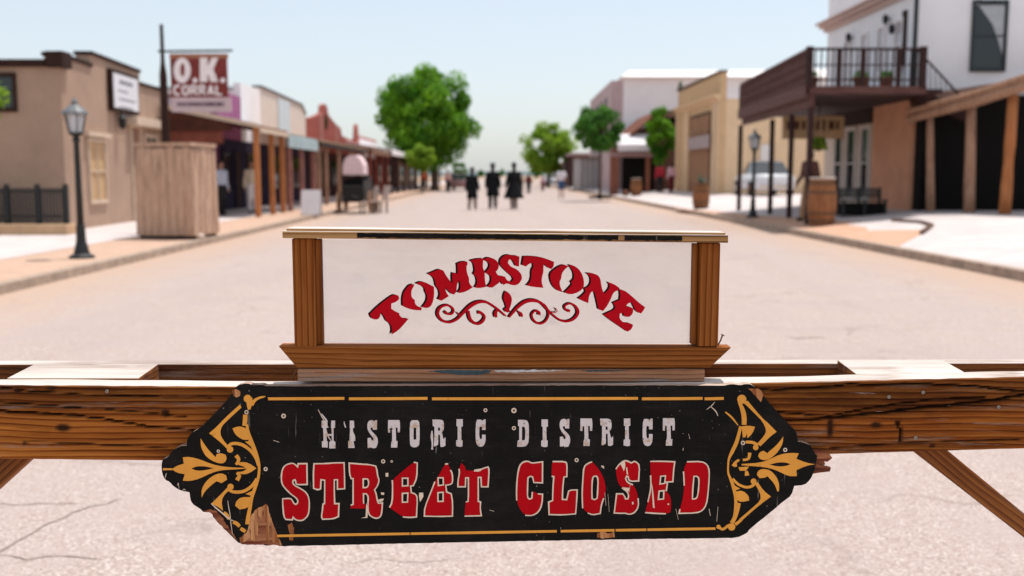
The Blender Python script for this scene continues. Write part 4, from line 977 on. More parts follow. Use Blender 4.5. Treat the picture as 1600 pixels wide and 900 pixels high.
lmp = dup(bpy.data.objects['street_lamp'], (p.x, p.y, p.z), 'black post lamp with frosted lantern on the right kerb, under the wooden balcony', 0, 1.04)

# ------------------------------------------------------------------ LEFT: plank shed by the kerb
zf = .116; A0, A1 = onz(214, 372.5, zf), onz(303, 374.5, zf); A2 = A1 + Vector((.14, 1.25, 0)); A3 = A0 + Vector((.14, 1.25, 0))
cs = thing('plank_shed', ((A0.x+A1.x)/2, A0.y, zf), 'weathered upright plank crate shed standing on the left kerb', 'shed')
hz = at(220, 231, A0.y).z - zf
mb = MB(); rnd = random.Random(3)
def plank_side(P, Q, n_, inset=.02):
    d = (Q-P); 
    for i in range(n_):
        a, b = P + d*(i/n_ + .004), P + d*((i+1)/n_ - .004); lean = Vector((P.x*0, 0, 0))
        h_ = hz + rnd.uniform(-.02, .02); nn_ = Vector((d.y, -d.x, 0)).normalized(); o_ = rnd.uniform(0, .012); z_ = zf + .06 + rnd.uniform(0, .02)
        ce = (A0 + A2) / 2; tp = lambda v: v + (ce - v) * .045
        a0, b0 = a + nn_*o_, b + nn_*o_; ai, bi = a - nn_*.03, b - nn_*.03
        f0 = [Vector((v.x, v.y, z_)) for v in (a0, b0, bi, ai)]; f1 = [Vector((tp(v).x, tp(v).y, zf + h_)) for v in (a0, b0, bi, ai)]
        mb.hexa(*f0, *f1)
for P, Q, n_ in ((A0, A1, 7), (A1, A2, 7), (A2, A3, 6), (A3, A0, 6)): plank_side(P, Q, n_)
mb.build('plank_walls', PLANKV, cs)
ce = (A0+A2)/2
def ringz(k, z): return [Vector((ce.x + (v.x-ce.x)*k, ce.y + (v.y-ce.y)*k, z)) for v in (A0, A1, A2, A3)]
MB().hexa(*ringz(1.0, zf+hz+.021), *ringz(1.0, zf+hz+.10)).build('lid', PLANKV, cs)
MB().hexa(*ringz(.93, zf+.002), *ringz(.93, zf+.07)).build('skid', DKBR, cs)
hp0, hp1 = at(224, 256, A0.y), at(286, 256, A0.y); zt_ = at(250, 235, A0.y).z
MB().hexa((hp0.x,A0.y-.02,hp0.z),(hp1.x,A0.y-.02,hp1.z),(hp1.x,A0.y+.03,hp1.z),(hp0.x,A0.y+.03,hp0.z),(hp0.x,A0.y-.004,zt_),(hp1.x,A0.y-.004,zt_),(hp1.x,A0.y+.05,zt_),(hp0.x,A0.y+.05,zt_)).build('hatch_board', mottled('dark_hatch_wood', (.17,.10,.055), .3, 8), cs)
for i, (px, py, s_) in enumerate(((314,369,.13),(328,366,.15),(321,372,.09))):
    c = onz(px, py, .115); m_ = MB().ell((c.x, c.y - .3, .115 + s_*.55), (s_, s_*.9, s_*.72), 9, 6)
    m_.v = [(a + .25*s_*mnoise.noise(Vector((a*9, b*9, z*9))), b, max(.113, z + .25*s_*mnoise.noise(Vector((a*8, b*9, z*7+3))))) for a, b, z in m_.v]
    tag(m_.build('rock', mottled('pale_rock', (.55, .44, .37), .2, 6), bevel=0), ['pale rock at the foot of the plank shed, leftmost', 'largest pale rock at the corner of the plank shed', 'smallest pale rock beside the plank shed'][i], 'rock', 'rocks by the plank shed')

# ------------------------------------------------------------------ LEFT: O.K. sign on its pole
YO = 22.2
oc = at(262, 300, YO)
ok = thing('hanging_sign', (oc.x, YO, .116), 'maroon O.K. sign board hung from a tall dark pole with a crossbar', 'sign')
ztop_ = at(262, 38, YO).z
MB().lathe([(.10,0),(.09,2.6),(.085,3.45),(.045,3.75),(.04,ztop_-.116)], (oc.x, YO, .116), 10).build('pole', DKBR, ok)
zc = at(262, 80.5, YO).z; xa, xb = at(248,80,YO).x, at(364,80,YO).x
MB().tube([(xa,YO-.05,zc),(xb,YO-.05,zc+.015)], .026, 8).build('crossbar', BLACKM, ok)
bx0, bx1 = at(266,100,YO).x, at(355,100,YO).x
bz1, bz0 = at(300,84,YO).z, at(300,152,YO).z
SIGNR = mottled('maroon_sign_paint', (.20, .040, .036), .25, 4)
SIGNW = mottled('sign_white', (.84, .76, .77), .08, 5)
bd = MB().box(bx0, bx1, YO-.03, YO+.02, bz0, bz1).build('board', SIGNR, ok, bevel=.01)
MB().box(bx0-.004, bx1+.02, YO-.034, YO+.024, bz1-.10, bz1-.001).build('top_board', mottled('faded_orange_board', (.36, .16, .10), .15, 4), bd)
b2 = MB().box(bx0, bx1+.06, YO-.028, YO+.018, at(300,175,YO).z, bz0-.006).build('lower_board', mottled('pale_pink_board', (.56, .44, .46), .1, 4), ok)
sa = Art(YO - .036, 4e-4)
def ov(cx, cy, rx, ry, n_=20): return [(cx + rx*math.cos(2*math.pi*i/n_), cy + ry*math.sin(2*math.pi*i/n_)) for i in range(n_)]
sa.fill(ov(284.5,110,13.5,20), [ov(285,109,3.6,10.5)], rnd=0)
sa.fill([(312,90),(324,90),(324,103),(331,90),(341,90),(333,108),(341,128),(329,128),(324,114),(324,128),(312,128)], rnd=0)
sa.dot((304.5,125.5), 4); sa.dot((348,125.5), 4)
# second line: CORRAL in block capitals built from strokes
def blk(ch, x, y, w_, h_, t=3.3):
    S = {'C': [[(1,.12),(.6,0),(.1,.15),(0,.5),(.1,.85),(.6,1),(1,.88)]], 'O': [[(.5,0),(.1,.15),(0,.5),(.1,.85),(.5,1),(.9,.85),(1,.5),(.9,.15),(.5,0)]], 'R': [[(0,1),(0,0)],[(0,.02),(.7,.02),(.95,.25),(.7,.5),(0,.5)],[(.45,.5),(1,1)]], 'A': [[(0,1),(.5,0)],[(.5,0),(1,1)],[(.2,.66),(.8,.66)]], 'L': [[(0,0),(0,1)],[(0,.97),(1,.97)]]}[ch]
    for pl in S: sa.line([(x + a*w_, y + b*h_) for a, b in pl], t, k=1)
sa.mb.build('lettering', SIGNW, bd)['label'] = 'white capitals reading O.K.'
sa = Art(YO - .036, 4e-4)
for i, ch in enumerate('CORRAL'): blk(ch, 272 + i*13.2, 133.5, 8.6, 14.5)
sa.mb.build('lettering', SIGNW, bd)['label'] = 'white capitals reading CORRAL'
sb = Art(YO - .031, 4e-4); rnd = random.Random(5); x = 277.
while x < 350:
    wq = rnd.uniform(1.6, 4.2); sb.fill([(x,159.5),(x+wq,159.5),(x+wq,166),(x,166)], rnd=0); x += wq + rnd.uniform(.9, 1.8)
sb.mb.build('lettering', mottled('dark_violet_ink', (.10, .06, .09), .2, 5), b2)

# ------------------------------------------------------------------ shops along the street
def porch(parent, side, Y0, Y1, uw, zw, ue, ze, roofmat, postmat, posts, fascia=.16, fmat=None, post_r=.075, nraf=0, z0=.116, square=True):
    e0, e1 = ue + SX(Y0), ue + SX(Y1); w0, w1 = uw + SX(Y0), uw + SX(Y1)
    mb = MB(); mb.hexa((e0,Y0,ze),(w0,Y0,zw),(w1,Y1,zw),(e1,Y1,ze),(e0,Y0,ze+.07),(w0,Y0,zw+.07),(w1,Y1,zw+.07),(e1,Y1,ze+.07))
    rf = mb.build('porch_roof', roofmat, parent)
    s_ = .05*side
    MB().hexa((e0+s_*.1,Y0,ze-fascia),(e0-s_,Y0,ze-fascia),(e1-s_,Y1,ze-fascia),(e1+s_*.1,Y1,ze-fascia),(e0+s_*.1,Y0,ze-.003),(e0-s_,Y0,ze-.003),(e1-s_,Y1,ze-.003),(e1+s_*.1,Y1,ze-.003)).build('fascia', fmat or roofmat, parent)
    for Y in posts:
        x = ue + side*.12 + SX(Y); r = post_r*random.uniform(.92,1.08)
        if square: MB().box(x-r, x+r, Y-r, Y+r, z0, ze-.01).build('post', postmat, parent)
        else: MB().tube([(x,Y,z0),(x+.02,Y,1.2),(x-.01,Y,ze-.01)], [r*1.1,r,r*.95], 9).build('post', postmat, parent)
    return rf
def shop(name, label, side, Y0, Y1, u, prof, mat, bodymat, roofmat, wins=(), doors=(), low=None, lowh=2.7, depth=9, cop=None, winmat=None, cat='building'):
    W_ = Wall((u+SX(Y0), Y0), (u+SX(Y1), Y1), (-side, 0)); L_ = W_.L
    o = thing(name, (u+SX((Y0+Y1)/2), (Y0+Y1)/2, .1), label, cat)
    P = [(a*L_, z) for a, z in prof]
    W_.front(P, .28).build('front_wall', mat, o)
    zb = min(z for _, z in prof) - .25
    body(W_, o, zb, depth, bodymat, roofmat, .28)
    if cop: W_.coping(P, .06, .10, .28).build('coping', cop, o)
    off = 0.0
    if low: W_.panel(MB(), .01, L_-.01, .11, lowh, .003, .03).build('shop_front', low, o); off = .03
    for a, b, z0, z1 in wins: window(W_, o, a*L_, b*L_, z0, z1, winmat or CREAM, 1, off)
    for a, b, z1 in doors: door(W_, o, a*L_, b*L_, .14, z1, DKBR, winmat or CREAM, off)
    return o, W_
UL = -9.95
o, W_ = shop('saloon', 'dark maroon plank shop under a brown porch roof, beside the O.K. sign', -1, 31.3, 36.0, UL-.25, [(0,3.4),(1,3.4)], MAROON, MAROON, RUSTROOF, wins=[(.08,.32,.9,2.3),(.66,.92,.9,2.3)], doors=[(.42,.58,2.3)], winmat=INDIGO)
porch(o, -1, 30.5, 34.6, UL-.2, 3.45, -7.18, 2.83, RUSTROOF, REDPOST, (30.6, 32.6, 34.2), fascia=.15, fmat=CREAM)
# rafters seen at the open end, and the plank end of the porch
mb = MB()
for Y in [30.56 + .55*i for i in range(7)]:
    x0, x1 = -7.3+SX(Y), UL-.15+SX(Y); mb.hexa((x0,Y,2.70),(x1,Y,3.28),(x1,Y+.08,3.28),(x0,Y+.08,2.70),(x0,Y,2.82),(x1,Y,3.41),(x1,Y+.08,3.41),(x0,Y+.08,2.82))
mb.build('rafters', MAROON, o)
Y = 30.44; e0, w0 = -7.18+SX(Y), UL-.2+SX(Y)
MB().hexa((e0,Y,2.80),(w0,Y,3.40),(w0,Y+.05,3.40),(e0,Y+.05,2.80),(e0,Y,2.93),(w0,Y,3.56),(w0,Y+.05,3.56),(e0,Y+.05,2.93)).build('rake_board', CREAM, o)
MB().hexa((-8.0+SX(Y),Y+.06,2.72),(w0,Y+.06,2.72),(w0,Y+.10,2.72),(-8.0+SX(Y),Y+.10,2.72),(-8.0+SX(Y),Y+.06,2.96),(w0,Y+.06,3.39),(w0,Y+.10,3.39),(-8.0+SX(Y),Y+.10,2.96)).build('end_boarding', mottled('red_brown_boards', (.075,.026,.016), .3, 3), o)
Y = 30.56; mb = MB()
MB().hexa((-9.9+SX(Y),Y,2.35),(-8.3+SX(Y),Y,2.35),(-8.3+SX(Y),Y+.04,2.35),(-9.9+SX(Y),Y+.04,2.35),(-9.9+SX(Y),Y,2.75),(-8.3+SX(Y),Y,2.75),(-8.3+SX(Y),Y+.04,2.75),(-9.9+SX(Y),Y+.04,2.75)).build('sign_board', mottled('faded_red_board', (.20, .06, .04), .2, 4), o)
o, W_ = shop('shop_building', 'narrow shop with a magenta false front above the porch roofs', -1, 36.05, 39.3, UL, [(0,4.75),(.45,4.75),(.45,4.4),(1,4.4)], PURP, mottled('pale_lilac_wall', (.58, .47, .55), .1, 2), RUSTROOF, low=INDIGO, wins=[(.1,.42,.8,2.2)], doors=[(.6,.85,2.25)], winmat=INDIGO)
porch(o, -1, 34.65, 40.2, UL, 3.25, -7.18, 2.72, TEAL, mottled('rose_post', (.36, .16, .13), .2, 4), (35.4, 37.6, 40.0), fascia=.38, fmat=TEAL)
o, W_ = shop('shop_building', 'shop with a plain white square false front, left of the cream one', -1, 39.35, 42.6, UL, [(0,4.95),(1,4.95)], WHITEW, WHITEW, TEAL, low=INDIGO, wins=[(.15,.85,.8,2.2)], winmat=DKBR)
o, W_ = shop('shop_building', 'long shop with a cream and pale blue panelled false front under a dark coping', -1, 42.65, 52.6, UL, [(0,5.05),(.25,5.02),(.9,4.9),(1,4.5)], mottled('cream_wall', (.66, .56, .50), .06, 2), WHITEW, TEAL, low=INDIGO, wins=[(.1,.3,.8,2.2),(.6,.8,.8,2.2)], doors=[(.42,.5,2.3)], cop=mottled('slate_trim', (.14, .13, .14), .2, 3), winmat=DKBR)
W_.panel(MB(), W_.L*.33, W_.L*.58, 3.0, 4.85, .003, .05).build('panel', mottled('pale_blue_panel', (.56, .62, .66), .05, 3), o)
porch(o, -1, 40.9, 55.5, UL, 3.3, -7.18, 2.75, mottled('tan_shingle_roof', (.40, .27, .17), .25, 2), LOGW, (41.2, 43.0, 46.5, 50.5, 54.5), fascia=.2, fmat=DKBR)
pf = [(0,4.35),(.06,4.4),(.12,4.55),(.2,4.75),(.255,4.95),(.265,5.35),(.30,5.5),(.335,5.35),(.35,4.95),(.42,4.7),(.5,4.5),(.58,4.35),(.60,3.9),(.85,3.75),(.93,3.75),(.95,4.7),(.965,5.0),(.98,4.7),(1,3.7)]
o, W_ = shop('brick_building', 'red brick building with a curved stepped gable and round window', -1, 52.7, 73.0, UL, pf, BRICKR, BRICKR, RUSTROOF, low=MAROON, wins=[(.1,.22,.8,2.2),(.38,.5,.8,2.2),(.7,.82,.8,2.2)], doors=[(.27,.33,2.3)], winmat=DKBR)
c = W_.p(.30*W_.L, 4.45, .003); m_ = MB(); m_.prism([c + W_.d*(.42*math.cos(a)) + Vector((0,0,.42*math.sin(a))) for a in [2*math.pi*i/16 for i in range(16)]], W_.n*.05); m_.build('round_window', GLASS, o)
porch(o, -1, 56.2, 66, UL, 3.3, -7.0, 2.8, RUSTROOF, mottled('red_post', (.22, .05, .035), .2, 3), (56.5, 59.5, 62.5, 65.5), fascia=.25, fmat=mottled('brown_fascia', (.20,.10,.06), .2, 3))
porch(o, -1, 66.2, 86, UL, 3.5, -6.9, 3.0, WHITEW, DKBR, (66.8, 71, 76, 81, 85.5), fascia=.3, fmat=WHITEW)
o, W_ = shop('shop_building', 'small white building with a red roof edge beyond the brick gable', -1, 73.1, 83, UL, [(0,4.1),(1,4.1)], WHITEW, WHITEW, RUSTROOF, low=MAROON, wins=[(.2,.4,.8,2.2)], cop=mottled('red_roof_edge', (.40,.07,.04), .15, 3), winmat=DKBR)
o, W_ = shop('shop_building', 'far dark brown shop front behind the round green bush', -1, 83.1, 101, UL, [(0,3.4),(1,3.4)], MAROON, MAROON, RUSTROOF, wins=[(.1,.3,.8,2.2),(.5,.7,.8,2.2)], winmat=DKBR)
porch(o, -1, 86.4, 101, UL, 3.1, -6.8, 2.7, RUSTROOF, DKBR, (87, 92, 97, 100.5))
o, W_ = shop('shop_building', 'farthest tan shop on the left, beyond the big tree', -1, 101.1, 125, UL, [(0,3.6),(1,3.6)], mottled('far_tan_wall', (.40,.24,.16), .15, 1), MAROON, RUSTROOF, wins=[(.1,.25,.8,2.2),(.6,.8,.8,2.2)], winmat=DKBR)
porch(o, -1, 101.5, 124, UL, 3.0, -6.6, 2.6, DKBR, DKBR, (104, 112, 120))

# ------------------------------------------------------------------ RIGHT: white corner building with balcony
UXr = 10.5; YN0, YN1 = 26.4, 33.8
cb_ = thing('hotel_building', (UXr, 30, .4), 'white two-storey corner building with brown wooden balcony and outside stair', 'building')
WR = Wall((UXr, YN0), (UXr-.02, YN1), (-1, 0))
WR.panel(MB(), 0, WR.L, 3.42, 7.6, -14, -.001).build('upper_wall', COOLW, cb_)
WR.panel(MB(), .002, WR.L, .1, 3.418, -14, -.02).build('lower_wall', mottled('beige_wall', (.56, .46, .38), .08, 2), cb_)
WR.panel(MB(), -.02, 2.75, .1, 3.415, -1.2, .05).build('adobe_pier', ADOBEO, cb_)
zcn = 6.34
mb = MB()
for o_, z0, z1 in ((.10, zcn-.25, zcn-.12), (.22, zcn-.118, zcn), (.32, zcn+.002, zcn+.07)): WR.panel(mb, .0, WR.L+.05+o_, z0, z1, .002, o_)
mb.build('cornice', mottled('pink_cornice', (.60, .45, .40), .08, 3), cb_)
mb = MB().tube([WR.p(-.07,3.5,.07), WR.p(-.07,7.6,.07)], .055, 8); mb.build('downpipe', mottled('dark_green_pipe', (.02, .03, .03), .2, 5), cb_)
for a, b in ((.9,1.35), (2.2,2.65), (3.6,4.0), (5.1,5.5)): 
    f_ = window(WR, cb_, a, b, 4.3, 5.5, WHITEW, 0, pane=mottled('curtained_glass', (.50,.48,.50), .1, 6, .15, .5))
WF = Wall((UXr, YN0-.002), (UXr+14, YN0-.002), (0, -1))
tw0, tw1 = WF.t(1501), WF.t(1547); zw0, zw1 = at(1524,106,YN0).z, at(1524,6,YN0).z
wn = window(WF, cb_, tw0, tw1, zw0, zw1, mottled('dark_slate_trim', (.045,.055,.06), .2, 4), 0)
cu = WF.p
q = [cu(tw0+.02, zw1-.03, .015), cu(tw1-.02, zw1-.03, .015), cu(tw1-.02, zw0+.32, .015), cu(tw1-.12, zw0+.62, .015), cu(tw0+.47, zw0+1.1, .015), cu(tw0+.12, zw0+1.55, .015), cu(tw0+.03, zw0+1.75, .015)]
MB().prism(q, (0, -.012, 0)).build('curtain', mottled('pale_curtain', (.42, .45, .48), .12, 5), wn)
WR.panel(MB(), WR.t(1400), WR.t(1394), 4.3, 5.75, .003, .05).build('shutter', DKBR, cb_)
for px, py in ((1374,30),(1384,45),(1318,58)):
    c = WR.p(WR.t(px), WR.z(px, py), .14); MB().lathe([(.03,-.14),(.07,-.10),(.085,.06),(.04,.13)], c, 8).box(c.x+.02, c.x+.138, c.y-.015, c.y+.015, c.z-.02, c.z+.02).build('wall_lantern', BLACKM, cb_)
# lower windows and door along the street
W2 = Wall((UXr, YN0), (UXr-.02, YN1), (-1, 0))
for pa, pb in ((1338,1349), (1316,1328), (1298,1308)):
    window(W2, cb_, W2.t(pb), W2.t(pa), .75, 2.75, mottled('white_window_trim', (.70,.64,.60), .06, 4), 0, -.02)
WR.panel(MB(), 2.9, WR.L-.05, 2.9, 3.35, -.018, .06).build('shop_beam', DKBR, cb_)
# balcony
bn, bf, br = Vector((7.18, 24.5, 0)), Vector((7.60, 33.5, 0)), Vector((9.92, 24.5, 0))
fz = 3.36; rz_ = 4.44
bl = MB().hexa((bn.x,bn.y,fz),(UXr-.06,bn.y,fz),(UXr-.06,bf.y,fz-.05),(bf.x,bf.y,fz-.05),(bn.x,bn.y,fz+.10),(UXr-.06,bn.y,fz+.10),(UXr-.06,bf.y,fz+.05),(bf.x,bf.y,fz+.05)).build('balcony', DWOOD, cb_)
BR2 = wood('brown_balcony_wood', (.03,.012,.010), (.095,.04,.033), (.19,.095,.08), 'Y', ring=9, fine=50, stain=.3)
BRX = wood('brown_fascia_wood', (.03,.012,.010), (.095,.04,.033), (.19,.095,.08), 'X', ring=9, fine=50, stain=.3)
MB().box(bn.x-.06, br.x+.1, bn.y-.06, bn.y-.004, fz-.02, fz+.17).build('fascia', BRX, bl)
MB().hexa((bn.x-.10,bn.y-.06,fz-.10),(bn.x-.005,bn.y-.06,fz-.10),(bf.x-.005,bf.y,fz-.12),(bf.x-.10,bf.y,fz-.12),(bn.x-.10,bn.y-.06,fz+.22),(bn.x-.005,bn.y-.06,fz+.22),(bf.x-.005,bf.y,fz+.20),(bf.x-.10,bf.y,fz+.20)).build('fascia', BR2, bl)
MB().hexa((bn.x+.04,bn.y+.02,fz-.32),(bn.x+.16,bn.y+.02,fz-.32),(bf.x+.16,bf.y,fz-.32),(bf.x+.04,bf.y,fz-.32),(bn.x+.04,bn.y+.02,fz-.003),(bn.x+.16,bn.y+.02,fz-.003),(bf.x+.16,bf.y,fz-.055),(bf.x+.04,bf.y,fz-.055)).build('beam', BR2, bl)
# railings
MB().box(bn.x-.04, br.x+.03, bn.y-.04, bn.y+.03, rz_-.06, rz_).build('hand_rail', DWOOD, bl)
MB().box(bn.x, br.x, bn.y-.02, bn.y+.02, 3.66, 3.70).box(bn.x, br.x, bn.y-.019, bn.y+.019, 4.02, 4.05).build('lower_rail', DWOOD, bl)
MB().hexa((bn.x-.05,bn.y+.035,rz_-.06),(bn.x+.04,bn.y+.035,rz_-.06),(bf.x+.04,bf.y,rz_-.1),(bf.x-.05,bf.y,rz_-.1),(bn.x-.05,bn.y+.035,rz_+.003),(bn.x+.04,bn.y+.035,rz_+.003),(bf.x+.04,bf.y,rz_-.04),(bf.x-.05,bf.y,rz_-.04)).build('hand_rail', BR2, bl)
for z0, z1 in ((3.62,3.74),(3.86,4.0),(4.10,4.22)):
    MB().hexa((bn.x-.03,bn.y+.05,z0),(bn.x,bn.y+.05,z0),(bf.x,bf.y,z0-.05),(bf.x-.03,bf.y,z0-.05),(bn.x-.03,bn.y+.05,z1),(bn.x,bn.y+.05,z1),(bf.x,bf.y,z1-.05),(bf.x-.03,bf.y,z1-.05)).build('rail_board', BR2, bl)
n_ = 30
for i in range(n_+1):
    t = i/n_; p = bn.lerp(bf, t); MB().box(p.x-.045, p.x-.01 if False else p.x+.012, p.y+.06, p.y+.12, 3.46-.05*t, rz_-.065-.04*t).build('baluster', BR2, bl)
for i in range(1, 19):
    x = bn.x + (br.x-bn.x)*i/19
    big_ = i in (5, 9, 15); r = .055 if big_ else .014
    MB().box(x-r, x+r, bn.y-.021-(.02 if big_ else 0), bn.y+.021+(.02 if big_ else 0), 3.47, rz_-.062).build('newel' if big_ else 'baluster', DWOOD, bl)
for x in (bn.x, br.x): MB().box(x-.075, x+.075, bn.y-.075, bn.y+.074, 3.47, rz_+.03).build('newel', DWOOD, bl)
# porch posts under it
for px, Y in ((1155, 33.4), (1204, 30.0), (1234, 27.6), (1263, 24.62)):
    x = at(px, 300, Y).x; zz = apz(x - SX(Y)) - .01
    MB().box(x-.06, x+.06, Y-.06, Y+.06, zz, fz-.33).build('post', DWOOD, bl)
# outside stair running down to the right
s0 = Vector((at(1432,141,25.6).x, 25.6, at(1432,141,25.6).z)); s1 = Vector((at(1512,176,25.6).x, 25.6, at(1512,176,25.6).z))
mb = MB().hexa(s0+Vector((0,-.05,-.25)), s0+Vector((0,.05,-.25)), s1+Vector((0,.05,-.25)), s1+Vector((0,-.05,-.25)), s0+Vector((0,-.05,.05)), s0+Vector((0,.05,.05)), s1+Vector((0,.05,.05)), s1+Vector((0,-.05,.05)))
sr = mb.build('stair', DWOOD, cb_)
mb = MB()
for i in range(8):
    p = s0.lerp(s1, (i+.5)/8); mb.box(p.x-.12, p.x+.12, 25.66, 26.34, p.z-.02, p.z+.02)
mb.build('tread', DWOOD, sr)
h0, h1 = Vector((s0.x, 25.6, at(1432,79,25.6).z)), Vector((at(1503,152,25.6).x, 25.6, at(1503,152,25.6).z))
MB().tube([h0, h1], .028, 6).build('hand_rail', DWOOD, sr)
for i in range(9):
    t = (i+.5)/9; MB().tube([s0.lerp(s1, t)+Vector((0,0,.05)), h0.lerp(h1, t)], .011, 5).build('baluster', DWOOD, sr)
# log-post shelter to the right
rm = thing('log_shelter', (12, 25, .45), 'low dark lean-to shelter with peeled log posts and a rough log beam', 'shelter')
za_, zb_ = at(1425,183,25.9).z, at(1640,118,22.6).z
xA, xB = at(1425,183,25.9).x, at(1640,118,22.6).x
MB().tube([(xA-.1,25.9,za_-.05),((xA+xB)/2,24.3,(za_+zb_)/2-.09),(xB,22.6,zb_-.05)], [.11,.13,.12], 9).build('beam', LOGW, rm)
MB().tube([(xA-.15,25.8,za_+.14),((xA+xB)/2,24.2,(za_+zb_)/2+.12),(xB,22.5,zb_+.15)], [.07,.08,.085], 9).build('eave_pole', LOGW, rm)
MB().hexa((xA,25.9,za_+.06),(xB,22.7,zb_+.06),(xB+3,26.2,zb_+.5),(xA+.05,26.3,za_+.5),(xA,25.9,za_+.11),(xB,22.7,zb_+.11),(xB+3,26.2,zb_+.55),(xA+.05,26.3,za_+.55)).build('roof', RUSTROOF, rm)
for px, Y, r, lean in ((1452,25.5,.10,.10), (1515,24.6,.13,.06), (1577,23.6,.135,-.04), (1640,22.7,.13,.02)):
    x = at(px, 250, Y).x; zt = za_ + (zb_-za_)*(25.9-Y)/3.3 - .12
    MB().tube([(x+lean,Y,.4),(x+lean*.6,Y,1.1),(x+lean*.1,Y,2.1),(x-lean*.3,Y,zt)], [r*1.05,r*1.02,r*.93,r*.85], 10).build('post', REDPOST if px == 1577 else LOGW, rm, smooth=True)
# back and ends of the shelter keep its inside dark
BLK = mottled('shade_black_boards', (.0045, .0035, .003), .3, 2)  # near-black colour puts the inside shade into the boards themselves
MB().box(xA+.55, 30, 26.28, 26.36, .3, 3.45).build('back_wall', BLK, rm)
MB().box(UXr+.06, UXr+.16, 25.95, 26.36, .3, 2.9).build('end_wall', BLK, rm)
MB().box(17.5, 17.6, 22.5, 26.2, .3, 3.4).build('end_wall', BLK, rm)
# hanging shop sign under the balcony
p0, p1_ = at(1222,217,29.5), at(1318,217,29.5); zt_ = at(1270,181,29.5).z
hs = thing('hanging_sign', ((p0.x+p1_.x)/2, 29.5, p0.z), 'tan shop sign with brown worn lettering hung under the wooden balcony', 'sign')
hb = MB().box(p0.x, p1_.x, 29.48, 29.54, p0.z, zt_).build('board', mottled('tan_sign_board', (.52,.36,.21), .12, 3), hs, bevel=.01)
mb = MB(); rnd = random.Random(11); x = p0.x + .12
while x < p1_.x - .2:
    w_ = rnd.uniform(.08,.2); h_ = rnd.uniform(.18,.3); zc_ = (p0.z+zt_)/2 + .06; mb.box(x, x+w_, 29.470, 29.479, zc_-h_/2, zc_+h_/2); x += w_ + rnd.uniform(.05,.1)
mb.build('lettering', mottled('brown_letter', (.10,.045,.025), .2, 4), hb)
for x in (p0.x+.2, p1_.x-.2): MB().tube([(x,29.51,zt_-.005),(x,29.51,3.33)], .012, 5).build('chain', BLACKM, hs)

# ------------------------------------------------------------------ RIGHT: tan false-front building and the ones beyond
tb_ = thing('tan_building', (10.1, 54, .4), 'tan building with a tall false front, cornice and recessed brown door', 'building')
WT = Wall((10.9+SX(48.9)-.05, 48.9), (10.9+SX(60)-.1, 60), (-1, 0))
WT.front([(0,6.3),(WT.L,6.25)], .3).build('front_wall', TANP, tb_)
WT.panel(MB(), .02, WT.L, 0, 5.05, -22, -.305).build('wall', mottled('yellow_tan_wall', (.72,.52,.33), .08, 1.2), tb_)
WT.panel(MB(), -.05, WT.L, 5.055, 5.14, -22.1, -.31).build('roof', WHITEW, tb_)
mb = MB()
for o_, z0, z1 in ((.10,4.95,5.08),(.24,5.082,5.2),(.36,5.202,5.28)): WT.panel(mb, -.06, WT.L+.1, z0, z1, .002, o_)
mb.build('cornice', TANL, tb_); WT.panel(MB(), -.05, WT.L+.1, 6.302, 6.42, -.34, .08).build('coping', mottled('grey_brown_coping', (.16,.11,.08), .2, 3), tb_)
for a, b in ((.05,.55),(WT.t(1117),WT.t(1111)),(WT.t(1072),WT.t(1068)),(WT.L-.6,WT.L-.05)): WT.panel(MB(), a, b, .12, 4.94, .003, .12).build('pilaster', TANL, tb_)
door(WT, tb_, WT.t(1105), WT.t(1075), .3, 4.5, mottled('brown_door', (.30,.155,.085), .2, 3), DKBR)
WT.panel(MB(), WT.t(1110), WT.t(1078), 2.75, 3.4, .2, .26).build('sign_board', mottled('grey_pink_sign', (.38,.30,.29), .1, 3), tb_)
WQ = Wall((WT.A.x+.05, 48.9), (WT.A.x+12, 48.9), (0, -1))
WQ.panel(MB(), WQ.t(1183), WQ.t(1203), WQ.z(1190,251), WQ.z(1190,226), .003, .03).build('poster', mottled('pale_poster', (.72,.68,.66), .08, 4), tb_)
window(WQ, tb_, WQ.t(1182), WQ.t(1206), WQ.z(1190,276), WQ.z(1190,255), DKBR, 1)
WQ.panel(MB(), WQ.t(1158), WQ.t(1170), WQ.z(1164,280), WQ.z(1164,262), .003, .03).build('poster', mottled('pale_poster', (.72,.68,.66), .08, 4), tb_)
MB().lathe([(.16,0),(.2,.06),(.12,.15),(.14,.3),(.05,.45),(.01,.55)], WT.p(WT.L-.1,6.42,-.1), 10).build('finial', mottled('green_finial', (.10,.12,.08), .2), tb_)
bw = thing('white_building', (14, 80, .3), 'large plain white building with pale roof rising behind the tan one', 'building')
X0 = at(973, 200, 75).x
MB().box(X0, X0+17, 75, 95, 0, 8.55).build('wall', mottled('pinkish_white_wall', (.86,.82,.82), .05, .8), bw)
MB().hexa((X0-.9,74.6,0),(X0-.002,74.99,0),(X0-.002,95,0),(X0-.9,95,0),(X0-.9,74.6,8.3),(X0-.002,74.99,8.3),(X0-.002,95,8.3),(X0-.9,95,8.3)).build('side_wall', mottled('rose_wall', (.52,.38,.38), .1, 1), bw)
W3 = Wall((X0-.905, 76), (X0-.905, 94), (-1,0))
for a in (2, 6, 10, 14): window(W3, bw, a, a+1.2, 5.2, 7.2, mottled('slate_window_trim', (.12,.13,.15), .2), 0)
zr = at(1060,106,80).z
MB().hexa((X0-.2,74.5,8.56),(X0+17.2,74.5,8.56),(X0+17.2,95,8.56),(X0-.2,95,8.56),(X0+1.2,82,zr-.02),(X0+17.2,82,zr+.1),(X0+17.2,88,zr+.1),(X0+1.2,88,zr-.02)).build('roof', mottled('white_metal_roof', (.80,.76,.73), .05, 1), bw)
rs = thing('shop_building', (8.5, 66, .3), 'shop with a sloping red-brown porch roof and white awning on the right', 'building')
